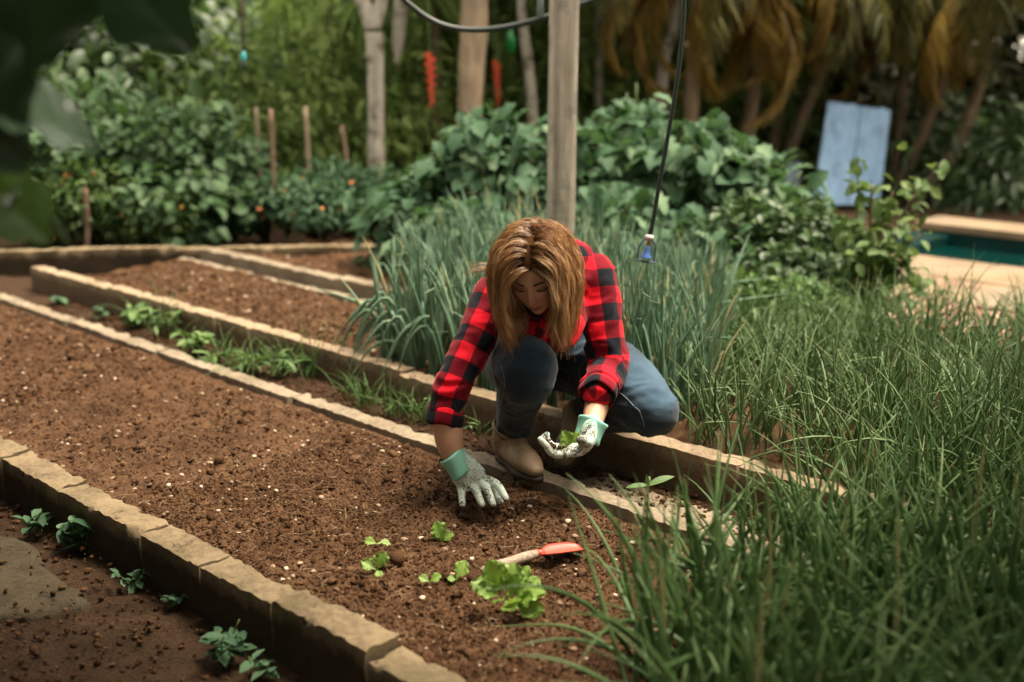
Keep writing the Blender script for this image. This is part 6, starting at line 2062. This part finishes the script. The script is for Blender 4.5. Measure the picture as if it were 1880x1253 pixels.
thicket('undergrowth', -1.5, 4.0, 11.0, 13.0, 0.1, 3.0, 26000, .16, LANCE, M_DARKLEAF, (.4, .25), 2)
thicket('undergrowth', 3.0, 8.5, 10.4, 12.5, 0.1, 2.2, 16000, .16, LANCE, M_OLIVE, (.35, .2), 5)
thicket('undergrowth', 3.0, 9.5, 11.2, 14.0, 0.1, 3.4, 22000, .18, OVAL, M_DARKLEAF, (.25, .2), 3)
thicket('undergrowth', -8.0, -2.4, 8.2, 9.6, 0.0, 1.4, 12000, .13, OVAL, M_DARKLEAF, (.35, .2), 4)
thicket('undergrowth', 3.3, 7.5, 8.6, 10.6, 0.0, .25, 9000, .13, LANCE, M_DARKLEAF, (.4, .2), 8)
rt = np.random.default_rng(9)
for k, (x, y, hgt, rad, lab, mt) in enumerate(((-6.5, 14.5, 4.2, 2.0, 'dense green tree closing the view behind the big leaved bushes', M_BRIGHT), (-3.0, 14.8, 4.4, 2.0, 'dense green tree closing the view behind the stakes', M_BRIGHT), (0.5, 14.5, 6.0, 2.3, 'tall dark tree closing the view behind the peeled trunk', M_DARKLEAF), (3.8, 14.5, 6.0, 2.4, 'tall dark tree closing the view behind the yellow palms', M_DARKLEAF), (7.0, 13.5, 5.8, 2.6, 'tall dark tree closing the view behind the blue panel', M_DARKLEAF), (9.8, 11.5, 5.5, 2.4, 'dark tree closing the view past the pool', M_DARKLEAF))):
    cr = [(A([x + rt.normal(0, .8), y + rt.normal(0, .5), hgt * rt.uniform(.35, 1.0)]), (rad * rt.uniform(.5, .8), rad * .6, rad * .5)) for _ in range(7)]
    tree('tall_tree', lab, 'tree', [(x, y, -.1), (x + .1, y, hgt * .5), (x, y, hgt)], [.16, .12, .05], M_BARK, [], cr, 'tall trees closing the view', mt, 5200, .26, OVAL, (.4, .25))

# ------------------------------------------------------------------ the big leaves that hang in close to the camera
M_NEAR = leaf_mat('near broad leaf', [(0.0, (0.020, 0.050, 0.020)), (0.5, (0.070, 0.14, 0.065)), (1.0, (0.19, 0.28, 0.19))], 0.32, 0.12, 0.6, 9, (0.05, 0.12, 0.015))
M_NEARG = leaf_mat('near yellow green leaf', [(0.0, (0.045, 0.105, 0.012)), (0.5, (0.07, 0.15, 0.02)), (1.0, (0.10, 0.19, 0.03))], 0.4, 0.3, 0.45, 18, (0.08, 0.2, 0.01))
def wide_leaf():
    V, F, n, m_ = [], [], 18, 11
    for i in range(n):
        t = i / (n - 1)
        w = 0.37 * math.sin(math.pi * min(1, t * .93 + .07)) ** 0.7 * (1 + .13 * math.cos(t * 19))
        for j in range(m_):
            q = j / (m_ - 1) * 2 - 1
            z = .16 * w * abs(q) - .2 * t * t + .028 * math.sin(t * 19 + abs(q) * 5) * abs(q) - .02 * math.exp(-(q / .12) ** 2)
            V.append((q * w, t + .16 * w * abs(q), z))
    for i in range(n - 1):
        for j in range(m_ - 1):
            a_ = i * m_ + j
            F.append((a_, a_ + 1, a_ + m_ + 1, a_ + m_))
    return A(V), A(F)
big = wide_leaf()
tb_ = A([-1.40, 1.25, -0.15])
root = empty('overhanging_plant', tb_, 'tall plant beside the camera whose large blurred leaves hang into the upper corner', 'plant')
st_ = [tb_, A([-1.25, 1.35, .6]), A([-1.15, 1.45, 1.25]), A([-.98, 1.55, 1.8])]
link('trunk', make_mesh('trunk', *tube(catmull(st_, 20) - tb_, list(np.linspace(.035, .015, 20)), 10)), M_TWIG, root)
def near_leaf(px0, py0, px1, py1, Y0, Y1, n, mat, tint, size_k=1.0):
    a_, b_ = P(px0, py0, Y0), P(px1, py1, Y1)
    sz = np.linalg.norm(b_ - a_) * size_k
    leaf_objects([tinted('leaf', big, tint, mat)], 'leaf', mat, root, A([a_]), A([b_ - a_]), A([n], float), [sz], rb)
near_leaf(20, -230, 75, 135, 1.5, 1.5, (.5, -.75, .1), M_NEAR, .0, 1.0)
near_leaf(170, -170, 318, 92, 1.65, 1.6, (.1, -.8, -.5), M_NEAR, .12)
near_leaf(-110, 150, 194, 224, 1.5, 1.6, (.15, -.5, .9), M_NEAR, .8, 1.0)
near_leaf(-120, 190, 60, 300, 1.5, 1.52, (.2, -.8, .4), M_NEAR, .1, 1.0)
near_leaf(-80, 300, 108, 425, 1.6, 1.62, (.2, -.6, .8), M_NEARG, 1.0, 1.0)
near_leaf(-110, 40, 45, 250, 1.45, 1.48, (.6, -.7, 0), M_NEAR, .05, 1.0)
near_leaf(-60, 380, 30, 340, 1.6, 1.62, (.2, -.7, .5), M_NEAR, .5, 1.0)
link('petiole', make_mesh('petiole', *tube(catmull([P(95, 405, 1.62), P(112, 428, 1.62), P(122, 448, 1.62)], 6) - tb_, .0055, 6)), M_STEM, root)

# unseen leaf crown and tree added on either side of the camera to shade the near corners
cl = leaf_cloud(OVAL, [A([-.2, 2.15, 1.95]), A([-.75, 2.55, 1.98]), A([-1.3, 3.0, 2.05]), A([-.3, 1.6, 2.0]), W(2.2, -0.25, 1.5), W(3.4, -0.1, 1.9), W(4.6, 0.0, 1.6), W(3.0, -0.5, 2.7), W(5.6, 0.2, 1.8), W(1.2, -0.6, 2.3), W(2.4, 0.3, 2.6), W(3.9, 0.4, 2.7)], [A([.42, .38, .25]), A([.45, .38, .25]), A([.45, .38, .25]), A([.4, .35, .25]), A([.8, .8, 1.0]), A([.8, .8, 1.1]), A([.8, .7, 1.0]), A([1, .9, .6]), A([.8, .8, 1.1]), A([.8, .8, .7]), A([.8, .8, .4]), A([.8, .8, .4])], 8600, .17, (.3, .2), rb, .3)
stuff_mesh('crown', [cl], M_NEAR, root)  # unseen foliage added overhead for its shade
tree('added_shade_tree', 'unseen leafy tree added beside the chives to shade the near corner', 'tree', [(3.3, 2.0, -.1), (3.2, 2.1, 1.4), (2.9, 2.2, 2.8)], [.10, .08, .05], M_BARK, [([A([3.2, 2.1, 1.4]), A([2.6, 1.9, 2.4]), A([1.8, 1.7, 2.9])], (.05, .02))],
     [(A([2.6, 1.9, 2.9]), (.9, .8, .5)), (A([1.75, 2.0, 2.1]), (.55, .5, .3)), (A([1.3, 1.3, 2.1]), (.6, .5, .3)), (A([1.9, 1.5, 3.0]), (.9, .8, .45)), (A([1.5, 0.9, 2.9]), (.8, .7, .4)), (A([3.2, 2.9, 3.0]), (.9, .9, .5)), (A([2.6, 1.0, 2.6]), (.8, .8, .6)), (A([2.3, .6, 1.4]), (.6, .6, 1.0)), (A([1.3, -.5, 2.4]), (.9, .6, .7))], None, M_DARKLEAF, 6800, .19, OVAL, (.4, .2))

def added_hedge(label, a_, b_, wid, h, n, mat):  # unseen leafy screens added to block light from the sides
    root = empty('added_hedge', a_, label, 'added_hedge')
    k = max(3, int(np.linalg.norm(A(b_) - A(a_)) / .5))
    cs, rs = [], []
    for t in np.linspace(0, 1, k):
        for zz in np.arange(.3, h, .55):
            cs.append(A(a_) + (A(b_) - A(a_)) * t + A([rb.normal(0, .06), rb.normal(0, .06), zz])); rs.append(A([wid, wid, .45]))
    stuff_mesh('foliage', [leaf_cloud(OVAL, cs, rs, n, .16, (.35, .2), rb, .3)], mat, root)
added_hedge('unseen leafy screen added along the low path to shade the chipped kerb', W(1.0, -.25), W(7.5, 0.1), .42, 2.4, 9000, M_DARKLEAF)
added_hedge('unseen leafy screen added behind the camera to block low light', (-2.2, -2.3, -.2), (4.5, -2.0, -.2), .5, 2.6, 7000, M_DARKLEAF)
added_hedge('unseen leafy screen added past the chives to block side light', (3.6, -1.0, -.2), (4.6, 4.2, -.2), .5, 2.2, 7000, M_DARKLEAF)
